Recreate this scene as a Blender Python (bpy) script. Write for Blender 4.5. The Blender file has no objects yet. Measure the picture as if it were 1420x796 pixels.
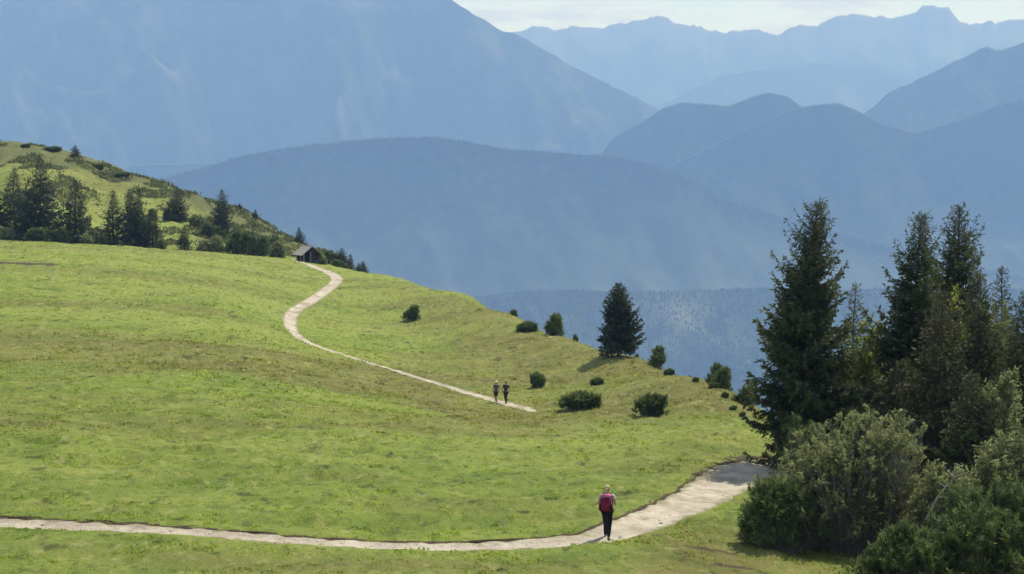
import bpy, bmesh, math, random
import numpy as np
from mathutils import Vector, Matrix, Euler

sc = bpy.context.scene
C = sc.collection
R = math.radians

# ------------------------------------------------------------------ camera, sky, sun, exposure
F_PX, CX, CY, HORIZON = 2650.0, 710.0, 398.0, 200.0        # photo pixels; the eye is at the world origin
PITCH = math.atan((CY - HORIZON) / F_PX)
cam = bpy.data.cameras.new("camera")
cam_o = bpy.data.objects.new("camera", cam)
C.objects.link(cam_o)
cam.sensor_width = 36.0
cam.lens = 36.0 * F_PX / 1420.0
cam.clip_start, cam.clip_end = 0.5, 60000.0
cam_o.rotation_euler = (math.pi / 2 - PITCH, 0, 0)
sc.camera = cam_o

SUN_EL, SUN_AZ = 55.0, 38.0                                 # azimuth measured right of straight ahead
world = bpy.data.worlds.new("World")
sc.world = world
world.use_nodes = True
wn, wl = world.node_tree.nodes, world.node_tree.links
wn.clear()
w_out = wn.new("ShaderNodeOutputWorld")
w_bg = wn.new("ShaderNodeBackground")
w_bg.inputs["Strength"].default_value = 0.085
w_sky = wn.new("ShaderNodeTexSky")
w_sky.sky_type = 'NISHITA'
w_sky.sun_disc = False
w_sky.sun_elevation = R(SUN_EL)
w_sky.sun_rotation = R(SUN_AZ)
w_sky.altitude = 1700
w_sky.air_density, w_sky.dust_density, w_sky.ozone_density = 1.0, 1.0, 1.0
w_tc = wn.new("ShaderNodeTexCoord")
w_sep = wn.new("ShaderNodeSeparateXYZ")
wl.new(w_tc.outputs["Generated"], w_sep.inputs[0])
w_z = wn.new("ShaderNodeMath"); w_z.operation = 'ADD'; w_z.inputs[1].default_value = 0.10
w_za = wn.new("ShaderNodeMath"); w_za.operation = 'ABSOLUTE'
wl.new(w_sep.outputs[2], w_za.inputs[0]); wl.new(w_za.outputs[0], w_z.inputs[0])
w_dx = wn.new("ShaderNodeMath"); w_dx.operation = 'DIVIDE'
w_dy = wn.new("ShaderNodeMath"); w_dy.operation = 'DIVIDE'
wl.new(w_sep.outputs[0], w_dx.inputs[0]); wl.new(w_z.outputs[0], w_dx.inputs[1])
wl.new(w_sep.outputs[1], w_dy.inputs[0]); wl.new(w_z.outputs[0], w_dy.inputs[1])
w_cmb = wn.new("ShaderNodeCombineXYZ")
wl.new(w_dx.outputs[0], w_cmb.inputs[0]); wl.new(w_dy.outputs[0], w_cmb.inputs[1])
w_noise = wn.new("ShaderNodeTexNoise")                       # a broken layer of cloud over the whole sky
w_noise.inputs["Scale"].default_value = 2.6
w_noise.inputs["Detail"].default_value = 8.0
w_noise.inputs["Roughness"].default_value = 0.6
wl.new(w_cmb.outputs[0], w_noise.inputs["Vector"])
w_ramp = wn.new("ShaderNodeValToRGB")
w_ramp.color_ramp.elements[0].position = 0.42
w_ramp.color_ramp.elements[1].position = 0.55
wl.new(w_noise.outputs["Fac"], w_ramp.inputs[0])
w_cram = wn.new("ShaderNodeValToRGB")
w_cram.color_ramp.elements[0].position = 0.42
w_cram.color_ramp.elements[0].color = (0.86, 0.96, 1.10, 1)
w_cram.color_ramp.elements[1].position = 0.62
w_cram.color_ramp.elements[1].color = (0.55, 0.62, 0.74, 1)
wl.new(w_noise.outputs["Fac"], w_cram.inputs[0])
w_cs = wn.new("ShaderNodeVectorMath"); w_cs.operation = 'SCALE'
w_cs.inputs["Scale"].default_value = 9.0
wl.new(w_cram.outputs[0], w_cs.inputs[0])
w_mix = wn.new("ShaderNodeMix"); w_mix.data_type = 'RGBA'
wl.new(w_ramp.outputs[0], w_mix.inputs["Factor"])
wl.new(w_sky.outputs[0], w_mix.inputs["A"])
wl.new(w_cs.outputs[0], w_mix.inputs["B"])
wl.new(w_mix.outputs["Result"], w_bg.inputs["Color"])
wl.new(w_bg.outputs[0], w_out.inputs[0])

sun = bpy.data.lights.new("sun", 'SUN')
sun.energy = 4.6
sun.angle = R(0.53)
sun.color = (1.0, 0.95, 0.86)
sun_o = bpy.data.objects.new("sun", sun)
C.objects.link(sun_o)
sd = Vector((math.sin(R(SUN_AZ)) * math.cos(R(SUN_EL)), math.cos(R(SUN_AZ)) * math.cos(R(SUN_EL)), math.sin(R(SUN_EL))))
sun_o.rotation_euler = sd.to_track_quat('Z', 'Y').to_euler()
sun_o.location = sd * 100

sc.view_settings.view_transform = 'Standard'
sc.view_settings.look = 'None'
sc.view_settings.gamma = 1.0
sc.view_settings.exposure = 0.43
sc.render.engine = 'CYCLES'
sc.cycles.use_denoising = True
sc.cycles.volume_bounces = 1
sc.cycles.max_bounces = 6
sc.cycles.diffuse_bounces = 3
sc.cycles.transmission_bounces = 3
sc.cycles.sample_clamp_indirect = 4.0

HAZE_DENSITY = 1.22e-4
HAZE_COLOR = (0.245, 0.43, 0.90)
HAZE_ABSORB = (1.0, 1.0, 1.0)

# ------------------------------------------------------------------ helpers
rng = np.random.default_rng(7)

def unproject(px, py, Y):
    """point at distance Y straight ahead seen at a photo pixel"""
    x = (px - CX) / F_PX
    v = (CY - py) / F_PX
    dy = math.cos(PITCH) + v * math.sin(PITCH)
    dz = -math.sin(PITCH) + v * math.cos(PITCH)
    return np.array([x * Y / dy, Y, dz * Y / dy])

_T = np.random.default_rng(3).random((256, 256))
def vnoise(x, y, seed=0):
    x = np.asarray(x, float) + seed * 17.31; y = np.asarray(y, float) + seed * 9.77
    xi = np.floor(x).astype(int); yi = np.floor(y).astype(int)
    fx = x - xi; fy = y - yi
    fx = fx * fx * fx * (fx * (fx * 6 - 15) + 10); fy = fy * fy * fy * (fy * (fy * 6 - 15) + 10)
    a = _T[xi & 255, yi & 255]; b = _T[(xi + 1) & 255, yi & 255]
    c = _T[xi & 255, (yi + 1) & 255]; d = _T[(xi + 1) & 255, (yi + 1) & 255]
    return (a * (1 - fx) + b * fx) * (1 - fy) + (c * (1 - fx) + d * fx) * fy
def fbm(x, y, octaves=4, seed=0, gain=0.5):
    s = 0.0; a = 1.0; n = 0.0
    for o in range(octaves):
        s = s + a * vnoise(np.asarray(x) * 2.03 ** o, np.asarray(y) * 2.03 ** o, seed + o); n += a; a *= gain
    return s / n
def sstep(a, b, x):
    t = np.clip((x - a) / (b - a), 0, 1)
    return t * t * (3 - 2 * t)

def make_mesh(name, V, faces, mats=(), midx=None, attrs=None, smooth=True):
    """faces: list of int arrays (m,3) or (m,4)"""
    me = bpy.data.meshes.new(name)
    V = np.asarray(V, np.float32)
    faces = [np.asarray(f, np.int32) for f in faces if len(f)]
    me.vertices.add(len(V)); me.vertices.foreach_set("co", V.ravel())
    loops = np.concatenate([f.ravel() for f in faces])
    tot = np.concatenate([np.full(len(f), f.shape[1], np.int32) for f in faces])
    st = np.concatenate([[0], np.cumsum(tot)[:-1]]).astype(np.int32)
    me.loops.add(len(loops)); me.loops.foreach_set("vertex_index", loops)
    me.polygons.add(len(tot)); me.polygons.foreach_set("loop_start", st)
    if midx is not None:
        me.polygons.foreach_set("material_index", np.asarray(midx, np.int32))
    me.polygons.foreach_set("use_smooth", np.full(len(tot), smooth))
    for m in mats: me.materials.append(m)
    for k, a in (attrs or {}).items():
        at = me.attributes.new(k, 'FLOAT', 'POINT'); at.data.foreach_set("value", np.asarray(a, np.float32))
    me.update(calc_edges=True)
    return me

def link(name, me, parent=None, **props):
    o = bpy.data.objects.new(name, me)
    C.objects.link(o)
    if parent is not None: o.parent = parent
    for k, v in props.items(): o[k] = v
    return o
def thing(name, label, cat, loc=(0, 0, 0), rz=0.0, group=None, me=None):
    o = link(name, me, label=label, category=cat)
    o.location = [float(c) for c in loc]; o.rotation_euler = (0, 0, rz)
    if group: o["group"] = group
    return o
def structure(name, me): return link(name, me, kind='structure')

class Nodes:
    def __init__(s, name):
        s.m = bpy.data.materials.new(name); s.m.use_nodes = True
        s.n = s.m.node_tree.nodes; s.l = s.m.node_tree.links
        s.b = s.n["Principled BSDF"]; s.out = s.n["Material Output"]
        s.b.inputs["Roughness"].default_value = 0.9
        s.b.inputs["Specular IOR Level"].default_value = 0.2
    def pos(s):
        return s.n.new("ShaderNodeNewGeometry").outputs["Position"]
    def objpos(s):
        return s.n.new("ShaderNodeTexCoord").outputs["Object"]
    def noise(s, vec, scale, detail=4, rough=0.55, stretch=None):
        if stretch:
            mp = s.n.new("ShaderNodeMapping"); mp.inputs["Scale"].default_value = stretch
            s.l.new(vec, mp.inputs[0]); vec = mp.outputs[0]
        t = s.n.new("ShaderNodeTexNoise"); t.inputs["Scale"].default_value = scale
        t.inputs["Detail"].default_value = detail; t.inputs["Roughness"].default_value = rough
        s.l.new(vec, t.inputs["Vector"]); return t.outputs["Fac"]
    def ramp(s, fac, stops):
        r = s.n.new("ShaderNodeValToRGB"); e = r.color_ramp.elements
        while len(e) < len(stops): e.new(0.5)
        for i, (p, c) in enumerate(stops):
            e[i].position = p
            e[i].color = (*c, 1) if hasattr(c, '__len__') else (c, c, c, 1)
        s.l.new(fac, r.inputs[0]); return r.outputs[0]
    def mix(s, fac, a, b):
        x = s.n.new("ShaderNodeMix"); x.data_type = 'RGBA'
        for sock, v in ((x.inputs["Factor"], fac), (x.inputs["A"], a), (x.inputs["B"], b)):
            if isinstance(v, (int, float)): sock.default_value = v
            elif isinstance(v, tuple): sock.default_value = (*v, 1)
            else: s.l.new(v, sock)
        return x.outputs["Result"]
    def attr(s, name):
        a = s.n.new("ShaderNodeAttribute"); a.attribute_name = name; return a.outputs["Fac"]
    def math(s, op, a, b):
        x = s.n.new("ShaderNodeMath"); x.operation = op
        for i, v in enumerate((a, b)):
            if isinstance(v, (int, float)): x.inputs[i].default_value = v
            else: s.l.new(v, x.inputs[i])
        return x.outputs[0]
    def color(s, sock): s.l.new(sock, s.b.inputs["Base Color"]); return s
    def bump(s, fac, strength, dist):
        b = s.n.new("ShaderNodeBump"); b.inputs["Strength"].default_value = strength; b.inputs["Distance"].default_value = dist
        s.l.new(fac, b.inputs["Height"]); s.l.new(b.outputs[0], s.b.inputs["Normal"]); return s
    def translucent(s, sock, fac):
        t = s.n.new("ShaderNodeBsdfTranslucent"); s.l.new(sock, t.inputs[0])
        m = s.n.new("ShaderNodeMixShader"); m.inputs[0].default_value = fac
        s.l.new(s.b.outputs[0], m.inputs[1]); s.l.new(t.outputs[0], m.inputs[2]); s.l.new(m.outputs[0], s.out.inputs[0])
        return s

def plain(name, col, rough=0.8, var=0.25, scale=30.0):
    k = Nodes(name); k.b.inputs["Roughness"].default_value = rough
    f = k.noise(k.objpos(), scale, 3)
    d = tuple(c * (1 - var) for c in col); l = tuple(min(1, c * (1 + var)) for c in col)
    k.color(k.ramp(f, [(0.3, d), (0.7, l)])); return k.m

# ------------------------------------------------------------------ materials
def grass_colour(k, m=1.0):
    p = k.pos()
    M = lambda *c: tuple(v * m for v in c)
    big = k.noise(p, 0.06, 4, 0.6, stretch=(0.35, 1.3, 1.0))
    mid = k.noise(p, 0.42, 4, 0.62, stretch=(0.8, 0.7, 1.0))
    fine = k.noise(p, 2.2, 3, 0.55, stretch=(1.0, 0.42, 1.0))
    green = k.mix(k.ramp(mid, [(0.32, 0.0), (0.68, 1.0)]), M(0.118, 0.175, 0.022), M(0.218, 0.270, 0.044))
    olive = k.noise(p, 0.09, 4, 0.6, stretch=(0.30, 1.0, 1.0))
    green = k.mix(k.ramp(olive, [(0.48, 0.0), (0.62, 0.85)]), green, M(0.152, 0.158, 0.038))
    green = k.mix(k.ramp(big, [(0.45, 0.0), (0.58, 0.8)]), green, M(0.226, 0.266, 0.052))
    dry = k.mix(k.ramp(mid, [(0.35, 0.0), (0.65, 1.0)]), M(0.110, 0.104, 0.027), M(0.185, 0.168, 0.052))
    d = k.math('ADD', k.attr("dry"), k.math('MULTIPLY', k.math('SUBTRACT', fine, 0.5), 1.5))
    c = k.mix(k.ramp(d, [(0.25, 0.0), (0.85, 0.9)]), green, dry)
    c = k.mix(k.ramp(fine, [(0.34, 0.55), (0.50, 0.0)]), c, M(0.075, 0.105, 0.018))
    spots = k.noise(p, 1.35, 3, 0.55, stretch=(0.8, 0.42, 1.0))                   # darker weed rosettes among the grass
    c = k.mix(k.ramp(spots, [(0.31, 0.80), (0.40, 0.0)]), c, M(0.045, 0.062, 0.014))
    pale = k.noise(p, 2.0, 3, 0.55, stretch=(0.9, 0.42, 1.0))                     # bleached seed heads
    c = k.mix(k.ramp(pale, [(0.56, 0.0), (0.70, 0.5)]), c, M(0.330, 0.325, 0.110))
    return c, fine
k = Nodes("meadow_turf")
c, fine = grass_colour(k)
s_ = k.attr("soil")
sn = k.noise(k.pos(), 6.0, 4)
s_ = k.math('ADD', s_, k.math('MULTIPLY', k.math('SUBTRACT', sn, 0.5), 0.5))
soil = k.mix(sn, (0.045, 0.028, 0.018), (0.105, 0.072, 0.045))
c = k.mix(k.ramp(s_, [(0.40, 0.0), (0.62, 1.0)]), c, soil)
heath = k.math('ADD', k.attr("heath"), k.math('MULTIPLY', k.math('SUBTRACT', k.noise(k.pos(), 0.5, 5, 0.65, stretch=(0.6, 1, 1)), 0.5), 1.6))
c = k.mix(k.ramp(heath, [(0.35, 0.0), (0.62, 0.9)]), c, k.mix(sn, (0.060, 0.080, 0.026), (0.125, 0.130, 0.045)))
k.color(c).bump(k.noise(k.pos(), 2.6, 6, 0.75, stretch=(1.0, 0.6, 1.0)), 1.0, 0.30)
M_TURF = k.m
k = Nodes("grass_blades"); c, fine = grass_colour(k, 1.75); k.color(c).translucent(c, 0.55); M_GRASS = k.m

k = Nodes("gravel_path")
p = k.pos()
c = k.ramp(k.noise(p, 1.3, 6, 0.7), [(0.25, (0.30, 0.26, 0.20)), (0.5, (0.44, 0.395, 0.315)), (0.8, (0.56, 0.515, 0.425))])
c = k.mix(k.ramp(k.noise(p, 14.0, 3, 0.7), [(0.30, 0.55), (0.46, 0.0)]), c, (0.15, 0.12, 0.085))
c = k.mix(k.ramp(k.noise(p, 0.45, 5, 0.7), [(0.38, 0.8), (0.54, 0.0)]), c, (0.23, 0.185, 0.135))
c = k.mix(k.ramp(k.noise(p, 0.9, 6, 0.75), [(0.57, 0.0), (0.68, 0.7)]), c, (0.13, 0.15, 0.04))
c = k.mix(k.ramp(k.noise(p, 4.5, 3, 0.7), [(0.66, 0.0), (0.74, 0.6)]), c, (0.60, 0.57, 0.50))
e = k.math('ADD', k.attr("edge"), k.math('MULTIPLY', k.math('SUBTRACT', k.noise(p, 1.6, 5, 0.75), 0.5), 1.1))
c = k.mix(k.ramp(e, [(0.62, 0.0), (0.92, 0.85)]), c, k.mix(k.noise(p, 5.0, 3), (0.10, 0.115, 0.030), (0.20, 0.19, 0.075)))
k.color(c).bump(k.noise(p, 6.0, 5, 0.75), 0.9, 0.09); M_PATH = k.m
k = Nodes("bare_soil")
p = k.pos(); c = k.ramp(k.noise(p, 5.0, 5, 0.7), [(0.3, (0.034, 0.024, 0.015)), (0.7, (0.105, 0.075, 0.045))])
k.color(c).bump(k.noise(p, 12.0, 4), 0.8, 0.05); M_SOIL = k.m
M_STONE = plain("pale_stone", (0.36, 0.34, 0.30), 0.85, 0.25, 9)

def needle_mat(name, dark, light, tr=0.18, scale=0.9):
    k = Nodes(name); k.b.inputs["Roughness"].default_value = 0.65
    f = k.noise(k.pos(), scale, 4, 0.65)
    c = k.ramp(f, [(0.30, dark), (0.68, light)])
    c = k.mix(k.attr("tip"), c, tuple(min(1, x * 2.3) for x in light))  # sunlit shoot tips painted in as a paler colour
    k.color(c); k.translucent(c, tr); return k.m
M_SPRUCE = needle_mat("spruce_needles", (0.020, 0.032, 0.020), (0.105, 0.125, 0.048), 0.34)
M_SPRUCE_OLIVE = needle_mat("olive_spruce_needles", (0.040, 0.046, 0.022), (0.092, 0.092, 0.040))
M_FARSPRUCE = needle_mat("distant_spruce_needles", (0.026, 0.040, 0.026), (0.068, 0.082, 0.042), 0.15, 0.5)
M_HEATH = needle_mat("heath_leaves", (0.042, 0.060, 0.024), (0.125, 0.135, 0.050), 0.28, 0.25)
M_MUGO = needle_mat("dwarf_pine_needles", (0.034, 0.058, 0.022), (0.115, 0.150, 0.050), 0.28)
M_GREYBUSH = needle_mat("grey_green_leaves", (0.048, 0.068, 0.028), (0.225, 0.245, 0.105), 0.36, 0.55)
M_LEAF = needle_mat("bright_leaves", (0.100, 0.140, 0.026), (0.230, 0.255, 0.055), 0.45)
M_LARCH = needle_mat("larch_needles", (0.075, 0.105, 0.032), (0.190, 0.215, 0.070), 0.42)
def bark(name, a, b):
    k = Nodes(name); f = k.noise(k.objpos(), 6.0, 5, 0.7, stretch=(3, 3, 0.6))
    k.color(k.ramp(f, [(0.3, a), (0.7, b)])).bump(f, 0.8, 0.04); return k.m
M_BARK = bark("spruce_bark", (0.050, 0.038, 0.032), (0.120, 0.098, 0.085))
M_TWIG = bark("grey_twigs", (0.13, 0.115, 0.10), (0.30, 0.275, 0.25))

# ------------------------------------------------------------------ the near hillside as a height field
# (photo column, photo row, metres ahead): the ground is fitted through these survey points
SURVEY = [
 # around and below the lower path
 (-300,800,54),(0,796,54.5),(350,796,54.5),(710,796,54.5),(1020,796,55.5),(1250,806,56),(1420,812,56),(1750,830,56),
 (-300,716,63),(0,724,62),(150,731,61),(300,739,60.3),(420,748,59.7),(560,755,59.3),(700,754,59.3),(800,746,60),(845,740,60.5),
 (930,708,65.5),(985,680,71),(1020,657,76),(1060,645,79.5),(1110,642,81),
 # the meadow between the paths
 (-300,640,75),(0,640,76),(250,650,75),(500,665,74),(720,665,75),(880,655,76.5),
 (-300,560,100),(0,565,99),(250,575,97),(480,590,94),(700,600,95),(860,610,92),(980,610,88),
 (-300,520,122),(0,522,122),(250,535,116),(450,560,112),(600,575,113),(800,580,112),(960,585,103),(1030,600,94),(1050,618,89),
 (-300,470,150),(0,472,150),(200,478,150),(350,490,148),
 (-300,400,196),(0,402,196),(200,412,193),(330,425,193),
 (-300,350,240),(0,352,240),(200,365,238),
 (-300,330,262),(0,333,263),(100,338,265),(200,344,268),(300,351,272),(380,357,277),
 # the upper path
 (412,362,279),(440,372,266),(467,389,248),(435,415,225),(404,440,204),(405,458,191),(430,477,177),(480,493,166),(530,508,157),
 (600,530,147),(660,548,139),(700,559,134.5),(740,570,130),(800,583,122),
 # the right-hand slope up to its crest
 (530,420,228),(600,450,205),(650,480,185),(720,510,165),(804,560,130),(905,572,122),(830,525,148),(950,550,128),
 (505,381,280),(560,394,266),(600,406,252),(660,419,232),(730,449,208),(800,478,184),(860,496,168),(910,508,156),
 (985,531,136),(1010,545,127),(1040,562,118),(1060,578,112),(1078,604,104),(1100,625,100),
 # ground under the clump of trees on the right
 (1120,610,84),(1160,700,70),(1250,700,70),(1350,690,70),(1420,690,70),(1750,690,70),(1150,640,92),(1280,640,88),(1420,620,85),(1750,630,85),
 # beyond the crest the hillside falls away
 (560,480,330),(660,520,285),(730,560,255),(800,590,225),(860,600,205),(910,620,190),(985,640,170),(1040,672,152),(1090,700,140),
 (1180,720,115),(1300,730,110),(1420,740,110),(1750,760,110),(505,430,335),(470,400,345),
 # behind the meadow edge and up the left-hand hill
 (-300,336,283),(0,338,284),(100,341,284),(200,347,286),(300,354,289),(400,360,292),(455,368,292),
 (-300,318,303),(0,320,304),(100,326,304),(200,334,305),(300,343,305),(380,350,306),(430,352,312),
 (-300,255,345),(0,258,345),(60,262,345),(120,275,345),(200,295,343),(280,315,338),(350,335,332),
 (-600,190,400),(-300,196,398),(0,205,395),(60,208,393),(110,217,391),(150,240,388),(185,242,386),(260,269,380),(330,294,370),(385,326,358),(430,343,346),(475,362,325),
 (-600,240,480),(-300,240,480),(0,250,475),(110,262,470),(185,290,462),(260,320,450),(330,345,440),(385,380,430),(430,400,420),
]
pts = np.array([unproject(*s) for s in SURVEY])
extra = []
for u in (-0.6, -0.36, -0.18, 0.0, 0.18, 0.4, 0.65):
    for Y, z in ((2.0, -1.75), (5, -2.5), (12, -4.4), (24, -7.2), (38, -9.9)):
        extra.append((u * Y, Y, z))
    extra.append((u * 800, 800, -420 if u > -0.1 else -260)); extra.append((u * 1500, 1500, -1000))
pts = np.vstack([pts, np.array(extra)])
U = np.stack([pts[:, 0] / pts[:, 1] * 6.0, np.log(pts[:, 1]) * 3.0], 1)
Q = pts[:, 2] / pts[:, 1]
def _phi(r2): return 0.5 * r2 * np.log(r2 + 1e-12)
n_ = len(U)
K = _phi(((U[:, None] - U[None]) ** 2).sum(-1)) + np.eye(n_) * 6e-4
Pm = np.hstack([np.ones((n_, 1)), U])
A = np.zeros((n_ + 3, n_ + 3)); A[:n_, :n_] = K; A[:n_, n_:] = Pm; A[n_:, :n_] = Pm.T
W_TPS = np.linalg.solve(A, np.concatenate([Q, np.zeros(3)]))
def base_h(x, y):
    x = np.atleast_1d(np.asarray(x, float)); y = np.atleast_1d(np.asarray(y, float))
    sh = x.shape; x = x.ravel(); y = y.ravel()
    out = np.empty(len(x))
    for i in range(0, len(x), 40000):
        u = np.stack([x[i:i+40000] / y[i:i+40000] * 6.0, np.log(y[i:i+40000]) * 3.0], 1)
        d2 = ((u[:, None] - U[None]) ** 2).sum(-1)
        out[i:i+40000] = (_phi(d2) @ W_TPS[:n_] + W_TPS[n_] + u @ W_TPS[n_+1:]) * y[i:i+40000]
    return out.reshape(sh)

def relief(x, y):
    near = sstep(700, 300, y)
    a = (fbm(x / 9, y / 9, 2, 11) - 0.5) * 0.55 * sstep(30, 60, y)
    b = (fbm(x / 2.2, y / 1.5, 3, 21) - 0.5) * 0.34
    h = (fbm(x / 0.9, y / 1.3, 3, 31) - 0.5) * 0.24
    hill = sstep(300, 330, y) * ((fbm(x / 5, y / 7, 3, 41) - 0.5) * 2.2 + (fbm(x / 14, y / 22, 2, 43) - 0.5) * 2.6)
    rough = 0.55 + 0.9 * sstep(0.45, 0.7, fbm(x / 14, y / 14, 2, 51))
    terr = (fbm(x / 7 + y / 30, y / 1.3 + x / 9, 3, 46) - 0.5) * 0.42 * sstep(120, 160, y) * sstep(300, 270, y)     # trodden terraces across the slope
    return near * (a + (b + h) * rough + hill + terr)

def catmull(P, n):
    P = np.asarray(P, float); Pp = np.vstack([2 * P[0] - P[1], P, 2 * P[-1] - P[-2]])
    out = []
    for i in range(1, len(Pp) - 2):
        p0, p1, p2, p3 = Pp[i-1:i+3]
        t = np.linspace(0, 1, n, endpoint=False)[:, None]
        out.append(0.5 * ((2 * p1) + (-p0 + p2) * t + (2*p0 - 5*p1 + 4*p2 - p3) * t**2 + (-p0 + 3*p1 - 3*p2 + p3) * t**3))
    return np.vstack(out + [P[-1:]])
def resample(P, step):
    d = np.concatenate([[0], np.cumsum(np.linalg.norm(np.diff(P, axis=0), axis=1))])
    s = np.arange(0, d[-1], step)
    return np.stack([np.interp(s, d, P[:, i]) for i in range(P.shape[1])], 1)
def path_line(ctrl, step):
    P = np.array([[*unproject(a, b, Y)[:2], w] for a, b, Y, w in ctrl])
    return resample(catmull(P, 12), step)
LOWER = path_line([(-900,705,66,.75),(-600,706,65,.75),(-300,714,63.2,.72),(0,724,62,.72),(150,731,61,.68),(300,739,60.3,.62),(420,748,59.7,.62),(560,755,59.3,.66),(700,754,59.3,.72),
                   (800,746,60.0,.85),(845,740,60.8,.92),(930,708,65.5,1.0),(985,680,71,1.1),(1025,657,76.5,1.3),(1065,646,79.5,1.3),(1110,642,81,1.3),(1180,650,81.5,1.5),(1300,680,81,1.5)], 0.12)
UPPER = path_line([(395,360,284,.55),(412,362,279,.6),(440,372,266,.7),(460,381,256,.8),(467,389,248,.8),(455,401,238,.75),(435,415,225,.7),(412,430,213,.68),(403,442,203,.68),(405,458,191,.65),(430,477,177,.62),
                   (480,493,166,.5),(530,508,157,.45),(600,530,147,.55),(660,548,139,.55),(700,559,134.5,.55),(728,567,131.5,.42),(744,572,129.5,.14)], 0.25)
def path_field(line, x, y, reach):
    """signed offset from the centre line (+ = far side) and half width, inf away from it"""
    d = np.full(len(x), 1e3); w = np.ones(len(x)); s = np.zeros(len(x))
    m = np.where((y > line[:, 1].min() - reach) & (y < line[:, 1].max() + reach) & (x > line[:, 0].min() - reach) & (x < line[:, 0].max() + reach))[0]
    T = np.gradient(line[:, :2], axis=0); T /= np.linalg.norm(T, axis=1)[:, None]
    for i in range(0, len(m), 20000):
        j = m[i:i+20000]
        d2 = (x[j, None] - line[None, :, 0]) ** 2 + (y[j, None] - line[None, :, 1]) ** 2
        kx = d2.argmin(1)
        dx, dy = x[j] - line[kx, 0], y[j] - line[kx, 1]
        d[j] = np.sqrt(d2[np.arange(len(j)), kx]); w[j] = line[kx, 2]; s[j] = T[kx, 0] * dy - T[kx, 1] * dx
    return np.sign(s + 1e-9) * d, w

def edge_wobble(x, y): return (fbm(x / 1.1, y / 1.1, 3, 61) - 0.5) * 0.5
def near_ground(x, y, detail=True):
    """height, soil, dryness at many points"""
    x = np.asarray(x, float).ravel(); y = np.asarray(y, float).ravel()
    z = base_h(x, y) + relief(x, y)
    zs = z.copy()
    dl, wl_ = path_field(LOWER, x, y, 6); du, wu = path_field(UPPER, x, y, 14)
    wob = edge_wobble(x, y)
    soil = np.zeros(len(x))
    for dd, ww, cut, bankw in ((dl, wl_, 0.16, 0.16), (du, wu, 0.12, 0.2)):
        a = np.abs(dd) + wob * 0.6
        flat = np.where(dd > 0, sstep(ww + 1.6, ww, a), sstep(ww + (2.2 if cut > 0.14 else 9.0), ww, a))                      # the ground levels off beside the path
        z = z - flat * relief(x, y) * 0.8
        z = z - cut * sstep(ww + 0.10, ww - 0.25, a)
        soil = np.maximum(soil, sstep(ww + bankw, ww, a) * (0.45 + 0.55 * (dd > 0)) * (1.0 if cut > 0.14 else 0.6))
        rise = sstep(ww + 0.02, ww + 0.3, a) * sstep(ww + 2.2, ww + 0.3, a) * (dd > 0) * (0.03 if cut > 0.14 else 0.0)
        z = z + rise
    return z, soil, dl, wl_, du, wu
def ground_at(x, y):
    return float(near_ground([x], [y])[0][0])
def hit(px, py, y0=30.0, y1=520.0):
    """where the line of sight through a photo pixel first meets the smooth ground"""
    ys = np.geomspace(y0, y1, 1600)
    d = unproject(px, py, 1.0)
    f = d[2] * ys - base_h(d[0] * ys, ys)
    i = np.where(f < 0)[0]
    Y = ys[i[0]] if len(i) else ys[np.argmin(f)]
    return np.array([d[0] * Y, Y, ground_at(d[0] * Y, Y)])

rows = np.concatenate([np.geomspace(2, 36, 26)[:-1], np.arange(36, 50, 0.7), np.arange(50, 84, 0.2), np.arange(84, 140, 0.40), np.arange(140, 300, 1.0),
                       np.arange(300, 420, 1.8), np.geomspace(421, 1500, 40)])
cu = np.concatenate([np.arange(-1300, -60, 40), np.arange(-60, 1480, 2.7), np.arange(1480, 2800, 40)])
uu = (cu - CX) / F_PX
GX = (rows[:, None] * uu[None]); GY = np.repeat(rows[:, None], len(uu), 1)
gz, gsoil, gdl, gwl, gdu, gwu = near_ground(GX, GY)
def grid_faces(nr, nc):
    i = np.arange(nr * nc).reshape(nr, nc)
    return np.stack([i[:-1, :-1].ravel(), i[:-1, 1:].ravel(), i[1:, 1:].ravel(), i[1:, :-1].ravel()], 1)
def dryness(x, y):
    """where the turf is parched: a band across the middle, the right-hand slope, the left-hand hill"""
    u = x / y; d = np.full(np.shape(x), 0.10)
    wav = (fbm(x / 16, y / 16, 3, 71) - 0.5)
    d = d + 0.55 * sstep(120, 134, y + wav * 30) * sstep(172, 148, y + wav * 40) * sstep(0.02, -0.06, u)
    d = d + 0.30 * sstep(84, 92, y + wav * 20) * sstep(118, 106, y + wav * 20) * sstep(0.12, 0.0, u)
    d = d + 0.62 * sstep(-0.09, 0.0, u + wav * 0.10) * sstep(95, 128, y + wav * 30)
    d = d + 0.60 * sstep(0.055, 0.10, u + wav * 0.05) * sstep(66, 60, y)
    d = d + 0.20 * sstep(0.03, 0.10, u + wav * 0.08) * sstep(75, 90, y)
    d = d + 0.40 * sstep(310, 350, y)
    d = d - 0.25 * np.exp(-((y + wav * 16 - 116) / 6) ** 2) * sstep(0.0, -0.04, u)
    return d + wav * 0.65
gdry = dryness(GX.ravel(), GY.ravel())
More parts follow.
